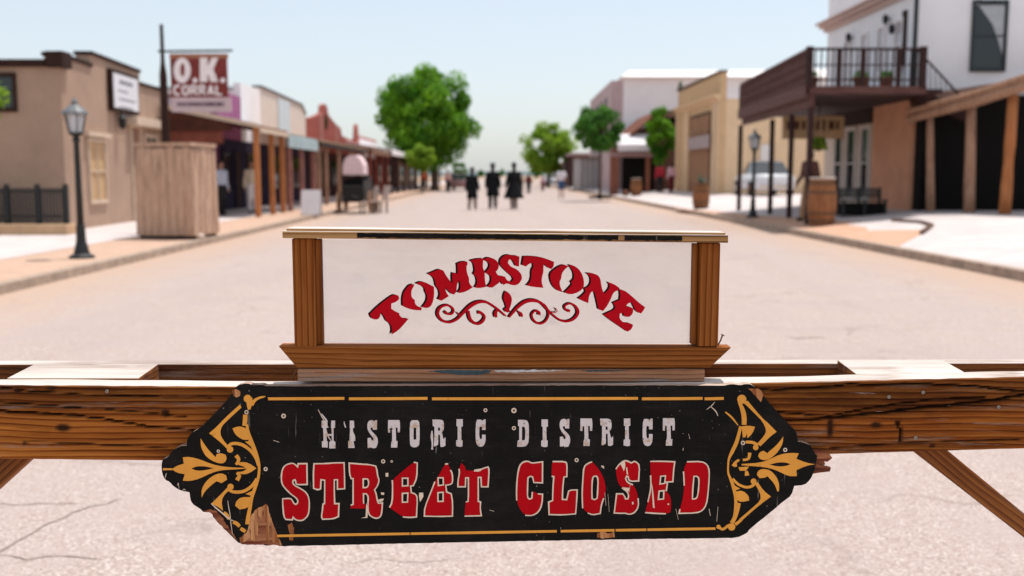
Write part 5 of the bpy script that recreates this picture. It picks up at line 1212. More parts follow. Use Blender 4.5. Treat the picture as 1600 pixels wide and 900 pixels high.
xa_, xb_, xl = at(972,220,63).x, at(1032,168,63).x, 16.0
MB().box(9.0, xl, 63.3, 74.5, 0, 4.6).build('wall', mottled('brown_side_wall', (.12,.06,.045), .2, 2), rs)
z1_, z2_ = at(1032,170,63).z, at(972,221,63).z
MB().hexa((xa_,62.9,z2_-.14),(xb_,62.9,z1_-.16),(xb_,74.4,z1_-.16),(xa_,74.4,z2_-.14),(xa_,62.9,z2_),(xb_,62.9,z1_),(xb_,74.4,z1_),(xa_,74.4,z2_)).build('porch_roof', mottled('red_brown_roof', (.17,.06,.035), .25, 1), rs)
MB().box(xb_+.003, xl, 62.9, 74.4, z1_-.5, z1_-.1).build('roof', RUSTROOF, rs)
MB().hexa((at(966,236,62).x,62,at(966,236,62).z),(at(1017,236,62).x,62,at(966,236,62).z),(at(1017,236,62).x,63.28,3.5),(at(966,236,62).x,63.28,3.5),(at(966,236,62).x,62,at(966,226,62).z),(at(1017,236,62).x,62,at(966,226,62).z),(at(1017,236,62).x,63.28,3.95),(at(966,236,62).x,63.28,3.95)).build('awning', mottled('white_awning', (.76,.70,.72), .06, 2), rs)
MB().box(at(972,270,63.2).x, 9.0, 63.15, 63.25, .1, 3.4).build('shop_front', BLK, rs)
for px in (956, 963, 1012): 
    x = at(px, 270, 62.5).x; MB().box(x-.12, x+.12, 62.4, 62.64, .12, 2.95).build('post', mottled('red_brown_post', (.24,.09,.055), .2, 3), rs)
MB().box(at(953,245,62.5).x, at(1020,245,62.5).x, 62.35, 63.1, 2.5, 2.8).build('fascia', mottled('rose_fascia', (.32,.20,.19), .15, 3), rs)
gw = thing('shed', (7.2, 86, .2), 'pale grey board wall shed behind the round street tree', 'shed')
gx0, gx1 = at(905,280,84).x, at(954,280,84).x
MB().box(gx0, gx1, 84, 92, .05, 2.75).build('wall', GREYB, gw); MB().box(gx0-.1, gx1+.1, 83.8, 92.2, 2.755, 2.9).build('roof', RUSTROOF, gw)
mb = MB(); x = gx0 + .3
while x < gx1: mb.box(x-.04, x+.04, 83.97, 83.999, .06, 2.74); x += .42
mb.build('batten', mottled('dark_grey_batten', (.14,.13,.13), .2), gw)
fb = thing('shop_building', (7.5, 100, .2), 'far dark red shop beyond the grey board shed on the right', 'building')
MB().box(at(893,270,100).x, 14, 100, 118, .05, 3.3).build('wall', MAROON, fb); MB().box(at(890,270,100).x, 14.2, 99.2, 118.2, 3.305, 3.55).build('roof', mottled('rose_roof', (.42,.30,.29), .15, 1), fb)
fb = thing('shop_building', (6.5, 140, .2), 'most distant low brown building on the right', 'building')
MB().box(at(862,270,140).x, 14, 140, 170, .05, 2.9).build('wall', mottled('far_brown_wall', (.22,.13,.10), .2, 1), fb); MB().box(at(860,270,140).x, 14.2, 139.5, 170.2, 2.905, 3.1).build('roof', RUSTROOF, fb)
# low far hills closing the street
mb = MB(); n_ = 80; vs_ = []
for i in range(n_+1):
    x = -900 + 1800*i/n_; hgt = 6 + 5*mnoise.noise(Vector((x*.006, 3, 0))) + 2*mnoise.noise(Vector((x*.03, 8, 0)))
    vs_ += [(x, 1400, -1), (x, 1440, max(2, hgt)), (x, 1600, -1)]
mb.add(vs_, [(3*i+a, 3*i+a+1, 3*i+a+4, 3*i+a+3) for i in range(n_) for a in range(2)])
structure(mb, 'hills', mottled('blue_green_hills', (.10,.14,.14), .15, .01))
# ------------------------------------------------------------------ barrels, bench, boards
STAVE = wood('barrel_stave_wood', (.10,.035,.014), (.26,.10,.04), (.42,.20,.09), 'Z', ring=10, fine=60, stain=.35)
HOOP = mottled('dark_iron_hoop', (.13,.075,.045), .3, 20, .6, .4, .5)
LIDW = mottled('bleached_lid_wood', (.62,.54,.48), .12, 6)
SOIL = mottled('potting_soil', (.06,.04,.03), .3, 20)
def barrel(loc, label, r=.34, h=1.05, lid=True, name='barrel', cat='barrel'):
    o = thing(name, loc, label, cat, 'wooden barrels on the right pavement'); n_ = 20; mb = MB()
    prof = [(r*.80,.0),(r*.90,h*.16),(r*.98,h*.36),(r,h*.5),(r*.98,h*.64),(r*.90,h*.84),(r*.82,h)]
    for k in range(n_):                                   # staves with thin gaps
        a0, a1 = 2*math.pi*(k+.02)/n_, 2*math.pi*(k+.98)/n_; vs_ = []
        for rr, z in prof:
            for a, q in ((a0, rr), (a1, rr), (a1, rr-.03), (a0, rr-.03)): vs_.append((loc[0]+q*math.cos(a), loc[1]+q*math.sin(a), loc[2]+z))
        m_ = len(prof); mb.add(vs_, [(4*i+j, 4*i+(j+1)%4, 4*i+4+(j+1)%4, 4*i+4+j) for i in range(m_-1) for j in range(4)] + [(0,1,2,3), (4*m_-1,4*m_-2,4*m_-3,4*m_-4)])
    mb.build('staves', STAVE, o)
    for z, rr in ((h*.10,.872),(h*.27,.955),(h*.72,.955),(h*.92,.872)):
        MB().lathe([(r*rr-.02,-.025),(r*rr+.012,-.025),(r*(rr+(.012 if z<h/2 else -.012))+.012,.025),(r*rr-.02,.025)], (loc[0],loc[1],loc[2]+z), 24).build('hoop', HOOP, o)
    MB().lathe([(r*.78,h*.93),(r*.78,h*.96 if not lid else h+.012)], loc, 20).build('lid' if lid else 'soil', LIDW if lid else SOIL, o)
    if lid: MB().lathe([(r*.86,h+.014),(r*.88,h+.03),(r*.86,h+.05)], loc, 20).build('top_board', LIDW, o)
    return o
p = apr(1283, 352); barrel((p.x, p.y, p.z), 'large brown barrel with pale lid at the near right kerb, beside the balcony post', .35, 1.10)
p = apr(1095, 326); barrel((p.x, p.y, p.z), 'brown half barrel planted with a grey-green plant, in front of the tan building', .32, .92, False, 'planter_barrel', 'planter'); PB = p
p = apr(994, 306); barrel((p.x, p.y, p.z), 'small far barrel with a flat lid near the round street tree', .33, .95); FB = p
mb = MB().lathe([(.14,0),(.19,.05),(.2,.22),(.16,.27)], (FB.x-.62, FB.y-.2, FB.z), 10); mb.lathe([(.15,.271),(.05,.34)], (FB.x-.62, FB.y-.2, FB.z), 10)
tag(mb.build('bucket', mottled('brown_bucket', (.14,.06,.035), .2, 6)), 'small dark brown bucket on the pavement beside the far barrel', 'bucket')

def leafy(loc, R_, H_, n_, size, seed, col_mat, name, parent=None, low=0):
    rnd = random.Random(seed); mb = MB()
    for _ in range(n_):
        a = rnd.uniform(0, 6.28); r = R_*math.sqrt(rnd.random()); z = H_*rnd.random()**.8; k = 1 - .4*z/H_
        c = Vector((loc[0]+r*k*math.cos(a), loc[1]+r*k*math.sin(a), loc[2]+low+z)); u = Vector((rnd.gauss(0,1), rnd.gauss(0,1), rnd.gauss(0,1))).normalized(); v = u.cross(Vector((rnd.gauss(0,1), rnd.gauss(0,1), rnd.gauss(0,1)))).normalized()
        s_ = size*rnd.uniform(.6,1.3); mb.quad(c-u*s_, c+v*s_*.5, c+u*s_, c-v*s_*.5)
    return mb.build(name, col_mat, parent)
def leafmat(name, lo, hi, trans=.3, sc=1.2):
    g = NT(name); n_ = g.noise(g.map(), sc, 3, .6); n2_ = g.noise(g.map(), 9, 2, .5)
    c = g.ramp(g.math('ADD', g.math('MULTIPLY', n_, .7), g.math('MULTIPLY', n2_, .3)), [(.36, lo), (.64, hi)])
    g.col(c); g.p(.55, .25)
    t_ = g.n('ShaderNodeBsdfTranslucent'); g.l(g.mix(1.0, c, (1.0, 1.05, .5), 'MULTIPLY'), t_.inputs[0])
    m_ = g.n('ShaderNodeMixShader'); m_.inputs[0].default_value = trans; g.l(g.b.outputs[0], m_.inputs[1]); g.l(t_.outputs[0], m_.inputs[2]); g.l(m_.outputs[0], g.out.inputs[0])
    return g.m
AGAVE = leafmat('grey_green_leaf', (.10,.15,.12), (.17,.22,.17), .1)
b_ = bpy.data.objects['planter_barrel']; mb = MB(); rnd = random.Random(4); c = Vector((PB.x, PB.y, PB.z+.88))
for k in range(26):
    a = rnd.uniform(0,6.28); t = rnd.uniform(.35,1.2); d_ = Vector((math.cos(a)*math.cos(t), math.sin(a)*math.cos(t), math.sin(t))); L_ = rnd.uniform(.28,.5); sd_ = d_.cross(Vector((0,0,1))).normalized()*.03
    m_ = c + d_*L_*.5 + Vector((0,0,.05)); e2 = c + d_*L_; mb.add([c-sd_, c+sd_, m_+sd_, m_-sd_, e2], [(0,1,2,3),(3,2,4)])
mb.build('leaves', AGAVE, b_)
# black bench against the hotel
p = apr(1346, 331); q = Vector((at(1346,331,26.0).x, 26.0, 0)); bz = apz(q.x - SX(26.0)) - .01
bx0, bx1 = at(1310,330,26.0).x, at(1382,330,26.0).x
bo = thing('bench', (q.x, 26, bz), 'black slatted bench behind the large barrel, by the orange adobe pier', 'bench')
mb = MB(); [mb.box(bx0, bx1, 25.75+.1*i, 25.83+.1*i, bz+.40, bz+.43) for i in range(5)]; mb.build('seat', BLACKM, bo)
mb = MB(); [mb.box(bx0, bx1, 26.27, 26.30, bz+.47+.09*i, bz+.54+.09*i) for i in range(3)]; mb.build('backrest', BLACKM, bo)
for x in (bx0+.06, (bx0+bx1)/2, bx1-.06):
    MB().box(x-.03, x+.03, 25.76, 25.82, bz, bz+.399).build('leg', BLACKM, bo); MB().box(x-.03, x+.03, 26.20, 26.265, bz, bz+.74).build('leg', BLACKM, bo)
MB().box(bx0+.02, bx1-.02, 25.83, 26.19, bz+.02, bz+.34).build('under_box', BLK, bo)

# white a-frame board by the left porch
p = onz(487, 336, .116)
af = thing('sandwich_board', (p.x, p.y, .116), 'white folding sandwich board on the left pavement below the porch', 'sign')
for s_ in (-1, 1):
    y0, y1 = p.y + s_*.26, p.y + s_*.03
    m_ = MB().hexa((p.x-.30,y0-.012,.14),(p.x+.30,y0-.012,.14),(p.x+.30,y0+.012,.14),(p.x-.30,y0+.012,.14),(p.x-.30,y1-.012,.92),(p.x+.30,y1-.012,.92),(p.x+.30,y1+.012,.92),(p.x-.30,y1+.012,.92)).build('panel', mottled('soft_white_board', (.66,.63,.65), .06, 3), af)
    for x in (-.26, .26): MB().box(p.x+x-.02, p.x+x+.02, y0-.015, y0+.015, .116, .16).build('leg', BLACKM, m_)

# ------------------------------------------------------------------ wagon at the left kerb
wp = onz(552, 334, .004); wx, wy = wp.x, wp.y
wg = thing('wagon', (wx, wy, .004), 'black horse wagon with a pale pink canopy parked at the left kerb', 'wagon')
WHL = mottled('wagon_wheel_paint', (.30,.17,.10), .2, 6); PINK = mottled('pale_pink_canvas', (.76,.57,.58), .08, 3)
WBL = mottled('wagon_black_paint', (.012,.011,.011), .2, 5, .5, .3)
sc_ = wy / 1556.0
MB().box(wx-.36, wx+.42, wy-.2, wy+1.9, .48, 1.02).build('body', WBL, wg, bevel=.03)
MB().box(wx-.34, wx+.40, wy+.9, wy+1.85, 1.025, 1.35).build('seat', WBL, wg, bevel=.04)
MB().box(wx-.36, wx-.33, wy-.2, wy+1.9, 1.021, 1.2).box(wx+.39, wx+.42, wy-.2, wy+1.9, 1.021, 1.2).build('side_rail', WBL, wg)
for x in (wx-.34, wx+.40):
    for y in (wy+.1, wy+1.1): MB().tube([(x,y,1.02),(x,y,1.45)], .018, 6).build('bow', WBL, wg)
prof = [(-.36,1.40),(-.35,1.75),(-.27,1.98),(-.09,2.10),(.11,2.10),(.27,1.98),(.37,1.75),(.38,1.40)]
MB().prism([(wx+a, wy+.05, b) for a, b in prof], (0, 1.1, 0)).build('canopy', PINK, wg)
def wheel(c, r, parent):
    mb = MB(); n_ = 24; ring_ = [(c[0], c[1]+r*math.cos(2*math.pi*i/n_), c[2]+r*math.sin(2*math.pi*i/n_)) for i in range(n_+1)]
    mb.tube(ring_, .032, 6, False)
    for k in range(10):
        a = 2*math.pi*k/10; mb.tube([c, (c[0], c[1]+r*math.cos(a), c[2]+r*math.sin(a))], .016, 5)
    mb.tube([(c[0]-.09,c[1],c[2]),(c[0]+.09,c[1],c[2])], .06, 8)
    return mb.build('wheel', WHL, parent)
for x in (wx-.52, wx+.60): wheel((x, wy+.05, .42), .38, wg); wheel((x, wy+1.6, .47), .43, wg)
for y in (wy+.05, wy+1.6): MB().tube([(wx-.52,y,.44),(wx+.60,y,.44)], .03, 6).build('axle', WBL, wg)
for x in (wx-.2, wx+.28): MB().tube([(x,wy-.2,.55),(x,wy-1.1,.62),(x,wy-1.9,.7)], .022, 6).build('shaft', WBL, wg)
# two slatted chairs standing beside it on the road edge
def chair(loc, label, rz):
    o = thing('chair', (0,0,0), label, 'chair', 'chairs beside the wagon')
    PALE = mottled('pale_chair_wood', (.60,.48,.42), .12, 5)
    MB().box(-.22,.22,-.22,.22,.42,.46).build('seat', PALE, o)
    MB().hexa((-.22,.20,.47),(.22,.20,.47),(.22,.23,.47),(-.22,.23,.47),(-.22,.36,1.0),(.22,.36,1.0),(.22,.39,1.0),(-.22,.39,1.0)).build('backrest', PALE, o)
    for x in (-.19,.19):
        for y in (-.19,.19): MB().box(x-.025,x+.025,y-.025,y+.025,.0,.419).build('leg', BLACKM, o)
    o.location = loc; o.rotation_euler = (0,0,rz); return o
p = onz(574, 334, .004); chair((p.x,p.y,.004), 'pale chair with dark legs nearest the wagon', R(-60)); p = onz(593, 333, .004)
chair((p.x,p.y,.004), 'pale chair with dark legs further right from the wagon, towards the street', R(-50))

# ------------------------------------------------------------------ vehicles
def car(loc, rz, label, paintmat, L_=4.5, W_=1.8, H_=1.5):
    o = thing('parked_car', (0,0,0), label, 'car', 'cars parked far up the street')
    # body cross sections along y (front at -y)
    secs = [(-.5,.62,.80),(-.47,.80,.90),(-.2,.86,.96),(.0,.87,.98),(.3,.87,.98),(.47,.82,.95),(.5,.70,.88)]
    mb = MB(); vs_ = []; zb, n_ = .28, 10
    for t, k, zt in secs:
        y = t*L_; hw = W_/2*k/.87; 
        for x, z in ((-.9,zb),(-1,zb+.12),(-1,.62),(-.95,zt-.06),(-.8,zt),(.8,zt),(.95,zt-.06),(1,.62),(1,zb+.12),(.9,zb)): vs_.append((x*hw, y, z))
    m_ = len(secs); mb.add(vs_, [(i*n_+j, i*n_+(j+1)%n_, (i+1)*n_+(j+1)%n_, (i+1)*n_+j) for i in range(m_-1) for j in range(n_)] + [tuple(range(n_)), tuple((m_-1)*n_+j for j in range(n_))])
    bd_ = mb.build('body', paintmat, o, smooth=True)
    cab = [(-.24,.80,.93),(-.10,.66,H_-.06),(.0,.66,H_),(.22,.66,H_-.02),(.42,.78,.93)]
    def roofm(w0, z_off):
        m2 = MB(); v_ = []
        for t, k, z in cab: v_ += [(-W_/2*k*w0, t*L_, z+z_off), (W_/2*k*w0, t*L_, z+z_off)]
        return v_
    v_ = []
    for t, k, z in cab: v_ += [(-W_/2*.86, t*L_, .92), (-W_/2*k, t*L_, z), (W_/2*k, t*L_, z), (W_/2*.86, t*L_, .92)]
    MB().add(v_, [(4*i+j, 4*i+j+1, 4*i+5+j, 4*i+4+j) for i in range(4) for j in range(3)]).build('windows', GLASS, o)
    v_ = [];
    for t, k, z in cab[1:4]: v_ += [(-W_/2*k*.99, t*L_, z+.012), (W_/2*k*.99, t*L_, z+.012), (W_/2*k*.99, t*L_, z+.045), (-W_/2*k*.99, t*L_, z+.045)]
    MB().add(v_, [(4*i+j, 4*i+(j+1)%4, 4*i+4+(j+1)%4, 4*i+4+j) for i in range(2) for j in range(4)] + [(0,1,2,3),(8,9,10,11)]).build('roof', paintmat, o)
    TY = mottled('tyre_rubber', (.018,.018,.018), .2, 9); CH = mottled('chrome', (.75,.75,.76), .05, 5, .08, .5, 1)
    for x in (-W_/2+.06, W_/2-.06):
        for y in (-.31*L_, .30*L_):
            m_ = MB(); [m_.add([(x+s2*.1, y+r_*math.cos(2*math.pi*i/18), .33+r_*math.sin(2*math.pi*i/18)) for s2 in (-1,1) for r_ in (.33,) for i in range(18)], [(i,(i+1)%18,18+(i+1)%18,18+i) for i in range(18)]+[tuple(range(18)), tuple(range(18,36))])]
            w_ = m_.build('wheel', TY, o); MB().add([(x+(1 if x>0 else -1)*.104, y+.2*math.cos(2*math.pi*i/14), .33+.2*math.sin(2*math.pi*i/14)) for i in range(14)], [tuple(range(14))]).build('rim', CH, w_)
    for x in (-.6, .6):
        MB().ell((x*W_/2/.9,-.487*L_,.72),(.16,.05,.08),10,6).build('headlight', mottled('lamp_glass',(.8,.8,.8),.05,5,.1,.5), o)
        MB().ell((x*W_/2/.9,.487*L_,.76),(.15,.05,.08),10,6).build('tail_light', mottled('red_lamp',(.35,.01,.01),.05,5,.2,.5), o)
    for y in (-.505*L_, .505*L_): MB().box(-W_/2*.8, W_/2*.8, y-.04, y+.04, .36, .48).build('bumper', CH, o)
    o.location = loc; o.rotation_euler = (0,0,rz); return o
p = apr(1212, 318); Y = 43.0; x = at(1212, 300, Y).x
car((x, Y+2.2, apz(x - SX(Y))), R(180), 'white car parked beyond the balcony posts, by the tan building', mottled('white_car_paint', (.62,.62,.64), .03, 2, .25, .5))
p = onz(709, 299, .004); car((p.x+.2, p.y+6, .004), R(172), 'dusty pink-red car parked far up the street below the big tree', mottled('dusty_red_paint', (.42,.20,.19), .08, 2, .3, .5))
p = onz(880, 292, .004); car((p.x-1.0, p.y+10, .004), R(4), 'far grey car parked on the right side of the street', mottled('silver_grey_paint', (.33,.34,.36), .06, 2, .25, .5))

# ------------------------------------------------------------------ people
SKIN = mottled('skin', (.42,.24,.17), .08, 6, .6)
def blobs(parts, name, mat, parent, vox=.022):
    """one continuous surface grown from tapered limbs and ellipsoids"""
    mb = MB()
    for kind, a, b in parts:
        if kind == 't': mb.tube(a, b, 10); mb.ell(a[0], (b[0],)*3, 8, 6); mb.ell(a[-1], (b[-1],)*3, 8, 6)
        else: mb.ell(a, b, 14, 10)
    o = mb.build(name, mat, parent)
    r = o.modifiers.new('remesh', 'REMESH'); r.mode = 'VOXEL'; r.voxel_size = vox; r.use_smooth_shade = True
    s = o.modifiers.new('smooth', 'SMOOTH'); s.factor = .5; s.iterations = 3
    return o
def person(loc, rz, H, label, top, bottom, coat=None, hat=None, hair=(.03,.018,.012), stride=.16, shorts=False, armL=(.0,.0), armR=(.0,.0), flare=.0, shoes=(.02,.015,.012), sleeve=True, lean=0, group=None):
    """faces -y before turning; arms: (forward, outward) offset of the hands"""
    o = thing('person', (0,0,0), label, 'person', group); k = H/1.75
    V = lambda x, y, z: Vector((x*k, y*k + lean*k*max(0, z-.9), z*k))
    hipz, shz = .92, 1.43
    L = {}
    for s, ph in ((-1, 1), (1, -1)):
        st_ = stride*ph
        L[s] = (V(s*.09,0,hipz), V(s*.10,-.04-st_*.45,.50), V(s*.105,-st_+.02,.085), V(s*.11,-st_-.12,.045))
    arms = {}
    for s, (fw, ou) in ((-1, armL), (1, armR)):
        arms[s] = (V(s*.185,0,shz), V(s*(.235+ou*.6),.03-fw*.35,1.14), V(s*(.25+ou),-.03-fw,.90+fw*.45), V(s*(.25+ou),-.05-fw*1.2,.80+fw*.55))
    P = [('e', V(0,-.01,1.655), (.075*k,.095*k,.115*k)), ('t', [V(0,.01,1.45), V(0,0,1.57)], [.06*k,.052*k]), ('e', V(0,-.035,1.60), (.05*k,.06*k,.05*k)), ('e', V(0,-.112,1.635), (.014*k,.02*k,.022*k)),
         ('e', V(-.078,0,1.645), (.012*k,.02*k,.03*k)), ('e', V(.078,0,1.645), (.012*k,.02*k,.03*k)),
         ('e', V(0,0,1.28), (.165*k,.105*k,.22*k)), ('e', V(0,0,1.02), (.15*k,.105*k,.16*k)), ('t', [V(-.16,0,1.42), V(0,.0,1.44), V(.16,0,1.42)], [.06*k,.07*k,.06*k])]
    for s in (-1, 1):
        a = arms[s]; P.append(('t', [a[0], a[1], a[2]], [.055*k,.043*k,.032*k])); P.append(('e', a[3].lerp(a[2], .45), (.022*k,.042*k,.055*k)))
        for j in range(4): P.append(('t', [a[3]+V(0,-.03+.02*j,.03)-V(0,0,0)*0 + Vector((0, -lean*0, 0)), a[3]+Vector((0,(-.034+.021*j)*k,(-.035-.012*(j in (1,2)))*k))], [.011*k,.009*k]) if False else ('t', [a[3]+Vector((0,(-.03+.02*j)*k,.02*k)), a[3]+Vector((0,(-.034+.021*j)*k,(-.04-.012*(j in (1,2)))*k))], [.011*k,.010*k]))
        P.append(('t', [a[3]+Vector((0,-.03*k,.05*k)), a[3]+Vector((-s*.012*k,-.06*k,.0))], [.012*k,.010*k]))
        l = L[s]; P.append(('t', [l[0], l[1], l[2]], [.085*k,.058*k,.04*k])); P.append(('t', [l[2], l[3]], [.045*k,.04*k]))
    blobs(P, 'body', SKIN, o, .016)
    eyes = MB()
    for s in (-1, 1): eyes.ell(V(s*.032,-.096,1.668), (.012*k,.008*k,.008*k), 8, 6)
    eyes.build('eyes', mottled('eye_dark', (.02,.014,.01), .1), o)
    MB().ell(V(0,-.104,1.598), (.024*k,.008*k,.007*k), 8, 5).build('mouth', mottled('lips', (.30,.10,.08), .1), o)
    hm = mottled('hair_%d' % int(hair[0]*1000), hair, .3, 30)
    MB().ell(V(0,.020,1.683), (.086*k,.094*k,.104*k), 12, 8).ell(V(0,.045,1.60), (.072*k,.058*k,.085*k), 12, 8).build('hair', hm, o, smooth=True)
    for s in (-1, 1):
        l = L[s]; MB().ell(l[2].lerp(l[3], .55) + Vector((0,0,-.005*k)), (.05*k,.125*k,.048*k), 10, 6).build('shoe', mottled('shoe_%d' % int(shoes[0]*1000), shoes, .2), o)
    bot = []
    for s in (-1, 1):
        l = L[s]
        if shorts: bot.append(('t', [l[0]+V(0,0,.02), l[0].lerp(l[1], .9)], [.105*k,.095*k]))
        else: bot.append(('t', [l[0]+V(0,0,.02), l[1], l[2]+Vector((0,0,.02*k))], [.11*k,.088*k,.074*k]))
    bot.append(('e', V(0,0,.98), (.165*k,.118*k,.13*k)))
    blobs(bot, 'shorts' if shorts else 'trousers', bottom, o, .02)
    bk_ = 1.22 if coat else 1.0
    tp = [('e', V(0,0,1.27), (.185*k*bk_,.125*k*bk_,.235*k)), ('e', V(0,0,1.06), (.17*k*bk_,.122*k*bk_,.16*k)), ('t', [V(-.165,0,1.42), V(0,.01,1.455), V(.165,0,1.42)], [.072*k,.08*k,.072*k])]
    for s in (-1, 1):
        a = arms[s]; tp.append(('t', [a[0], a[1], a[2].lerp(a[1], .05)] if sleeve else [a[0], a[0].lerp(a[1], .7)], [.078*k*bk_,.066*k*bk_,.056*k*bk_] if sleeve else [.075*k,.068*k]))
    blobs(tp, 'shirt' if not coat else 'jacket', top, o, .02)
    if coat: MB().lathe([(.085*k,0),(.078*k,.07*k),(.066*k,.115*k)], V(0,.012,1.455), 14, 1, .95).build('collar', top, o, smooth=True)
    if coat:                                        # long skirt of the coat
        zl = coat; mb = MB(); n_ = 18; rows = []
        for i in range(7):
            t = i/6; z = 1.10 - (1.10-zl)*t; rx = .21 + flare*t; ry = .15 + (.05+flare*.7)*t
            rows.append([V(rx*math.cos(2*math.pi*j/n_)*(1+.05*t*math.sin(j*2.3)), ry*math.sin(2*math.pi*j/n_)*(1+.06*t*math.cos(j*1.9)), z) for j in range(n_)])
        vs_ = [p_ for r_ in rows for p_ in r_]
        c_ = mb.add(vs_, [(i*n_+j, i*n_+(j+1)%n_, (i+1)*n_+(j+1)%n_, (i+1)*n_+j) for i in range(6) for j in range(n_)]).build('coat_skirt', top, o, smooth=True)
        so = c_.modifiers.new('solid', 'SOLIDIFY'); so.thickness = .012
    if hat:
        hm2 = mottled('hat_%d' % int(hat[1][0]*1000), hat[1], .2); b = hat[0]
        MB().lathe([(b*k,.0),(b*k,.012*k),(.10*k,.025*k),(.098*k,.10*k),(.085*k,.145*k),(.03*k,.15*k)], V(0,.0,1.715), 16).build('hat', hm2, o, smooth=False)
    o.location = loc; o.rotation_euler = (0,0,rz); return o
BLKC = mottled('black_cloth', (.011,.011,.012), .25, 5, .9, .1); PALEC = mottled('pale_trousers', (.24,.18,.16), .1, 4); DKC = mottled('charcoal_cloth', (.025,.023,.024), .2, 5, .9, .1)
def ppl(px, py, top_py, Yz=.006, **k):
    p = onz(px, py, Yz); H = (at(px, top_py, p.y).z - Yz); hatx = .06 if k.get('hat') else 0
    return person((p.x, p.y, Yz), k.pop('rz', R(180)), H - hatx, **k)
G3 = 'people in long black coats walking up the street'
ppl(738, 328, 263, label='person in black coat, wide hat and pale trousers, left of the three in black', top=BLKC, bottom=PALEC, coat=.50, hat=(.16,(.012,.012,.012)), flare=.03, stride=.16, rz=R(168), group=G3, shoes=(.20,.15,.13), armL=(.05,.02), armR=(.02,.02))
ppl(770, 327, 256.5, label='person in long black frock coat and dark trousers, between the other two in black', top=BLKC, bottom=DKC, coat=.52, hat=(.105,(.013,.012,.012)), flare=.06, stride=.24, group=G3, armL=(.02,.03), armR=(.04,.02))
ppl(803, 327, 256, label='person in a flared knee-length black coat, right of the three in black', top=BLKC, bottom=PALEC, coat=.44, hat=(.11,(.014,.012,.012)), flare=.20, stride=.10, rz=R(196), group=G3, armL=(.0,.03), armR=(.10,.06), shoes=(.21,.15,.13))
WHS = mottled('white_shirt_cloth', (.74,.70,.74), .06, 4); BLU = mottled('blue_denim', (.06,.10,.20), .15, 6); REDC = mottled('red_shirt_cloth', (.38,.025,.04), .1, 4); PNK = mottled('pink_cloth', (.66,.42,.48), .1, 4); BRC = mottled('brown_leather', (.085,.030,.022), .25, 8, .6, .3); MAR = mottled('dark_red_cloth', (.13,.02,.025), .15, 4)
ppl(877, 310, 261, label='person in a white shirt and blue shorts walking away on the right of the street', top=WHS, bottom=BLU, shorts=True, sleeve=False, stride=.12, armL=(.03,.03), armR=(.03,.03))
ppl(826, 303, 271, label='far person in dark red clothing standing right of the three in black', top=MAR, bottom=DKC, stride=.05)
ppl(848, 299, 274, label='far person in a pink top near the right side of the street', top=PNK, bottom=MAR, stride=.05)
ppl(814, 301, 270, label='far person in pale brown clothing behind the flared black coat', top=mottled('pale_brown_cloth',(.42,.30,.24),.1,4), bottom=DKC, stride=.05)
ppl(700, 301, 266, label='far person in dusty pink top, left of the people in black', top=mottled('dusty_pink_cloth',(.55,.33,.31),.1,4), bottom=DKC, stride=.06)
Yp = 33.6; x = at(393, 300, Yp).x
person((x, Yp, .116), R(30), 1.70, label='person in cream shirt and white trousers under the left porch', top=mottled('cream_cloth',(.62,.52,.40),.1,4), bottom=mottled('white_trouser_cloth',(.66,.62,.60),.08,4), stride=.06)
Yp = 31.6; x = at(346, 300, Yp).x
person((x, Yp, .116), R(60), 1.68, label='person in pale blue shirt and black trousers at the near end of the left porch', top=mottled('pale_blue_cloth',(.46,.50,.60),.1,4), bottom=DKC, stride=.06)
Yp = 58.0; x = at(1031, 290, Yp).x; zg = apz(x-SX(Yp)); 
person((x, Yp, zg), R(160), 1.72, label='person in a red shirt and dark trousers in front of the bushy tree', top=REDC, bottom=DKC, stride=.06)
x = at(1049, 290, Yp-1).x; zg = apz(x-SX(Yp))
person((x, Yp-1, zg), R(200), 1.66, label='person in a pale pink top and maroon trousers beside the person in red', top=PNK, bottom=MAR, stride=.05)
Yp = 25.6; x = at(1266, 300, Yp).x; zg = apz(x-SX(Yp))
person((x, Yp, zg), R(-62), 1.80, label='person in a brown leather jacket and tan trousers walking behind the large barrel', top=BRC, bottom=mottled('tan_trousers', (.34,.20,.11), .1, 4), stride=.15, lean=-.06, armL=(.14,.02), armR=(.05,.03), hair=(.022,.014,.010))
x = at(662, 299, 78).x
person((x, 78, .12), R(150), 1.7, label='far person in an orange-red shirt on the left pavement by the round bush', top=mottled('orange_red_cloth', (.5,.10,.04), .1, 4), bottom=DKC, stride=.05)

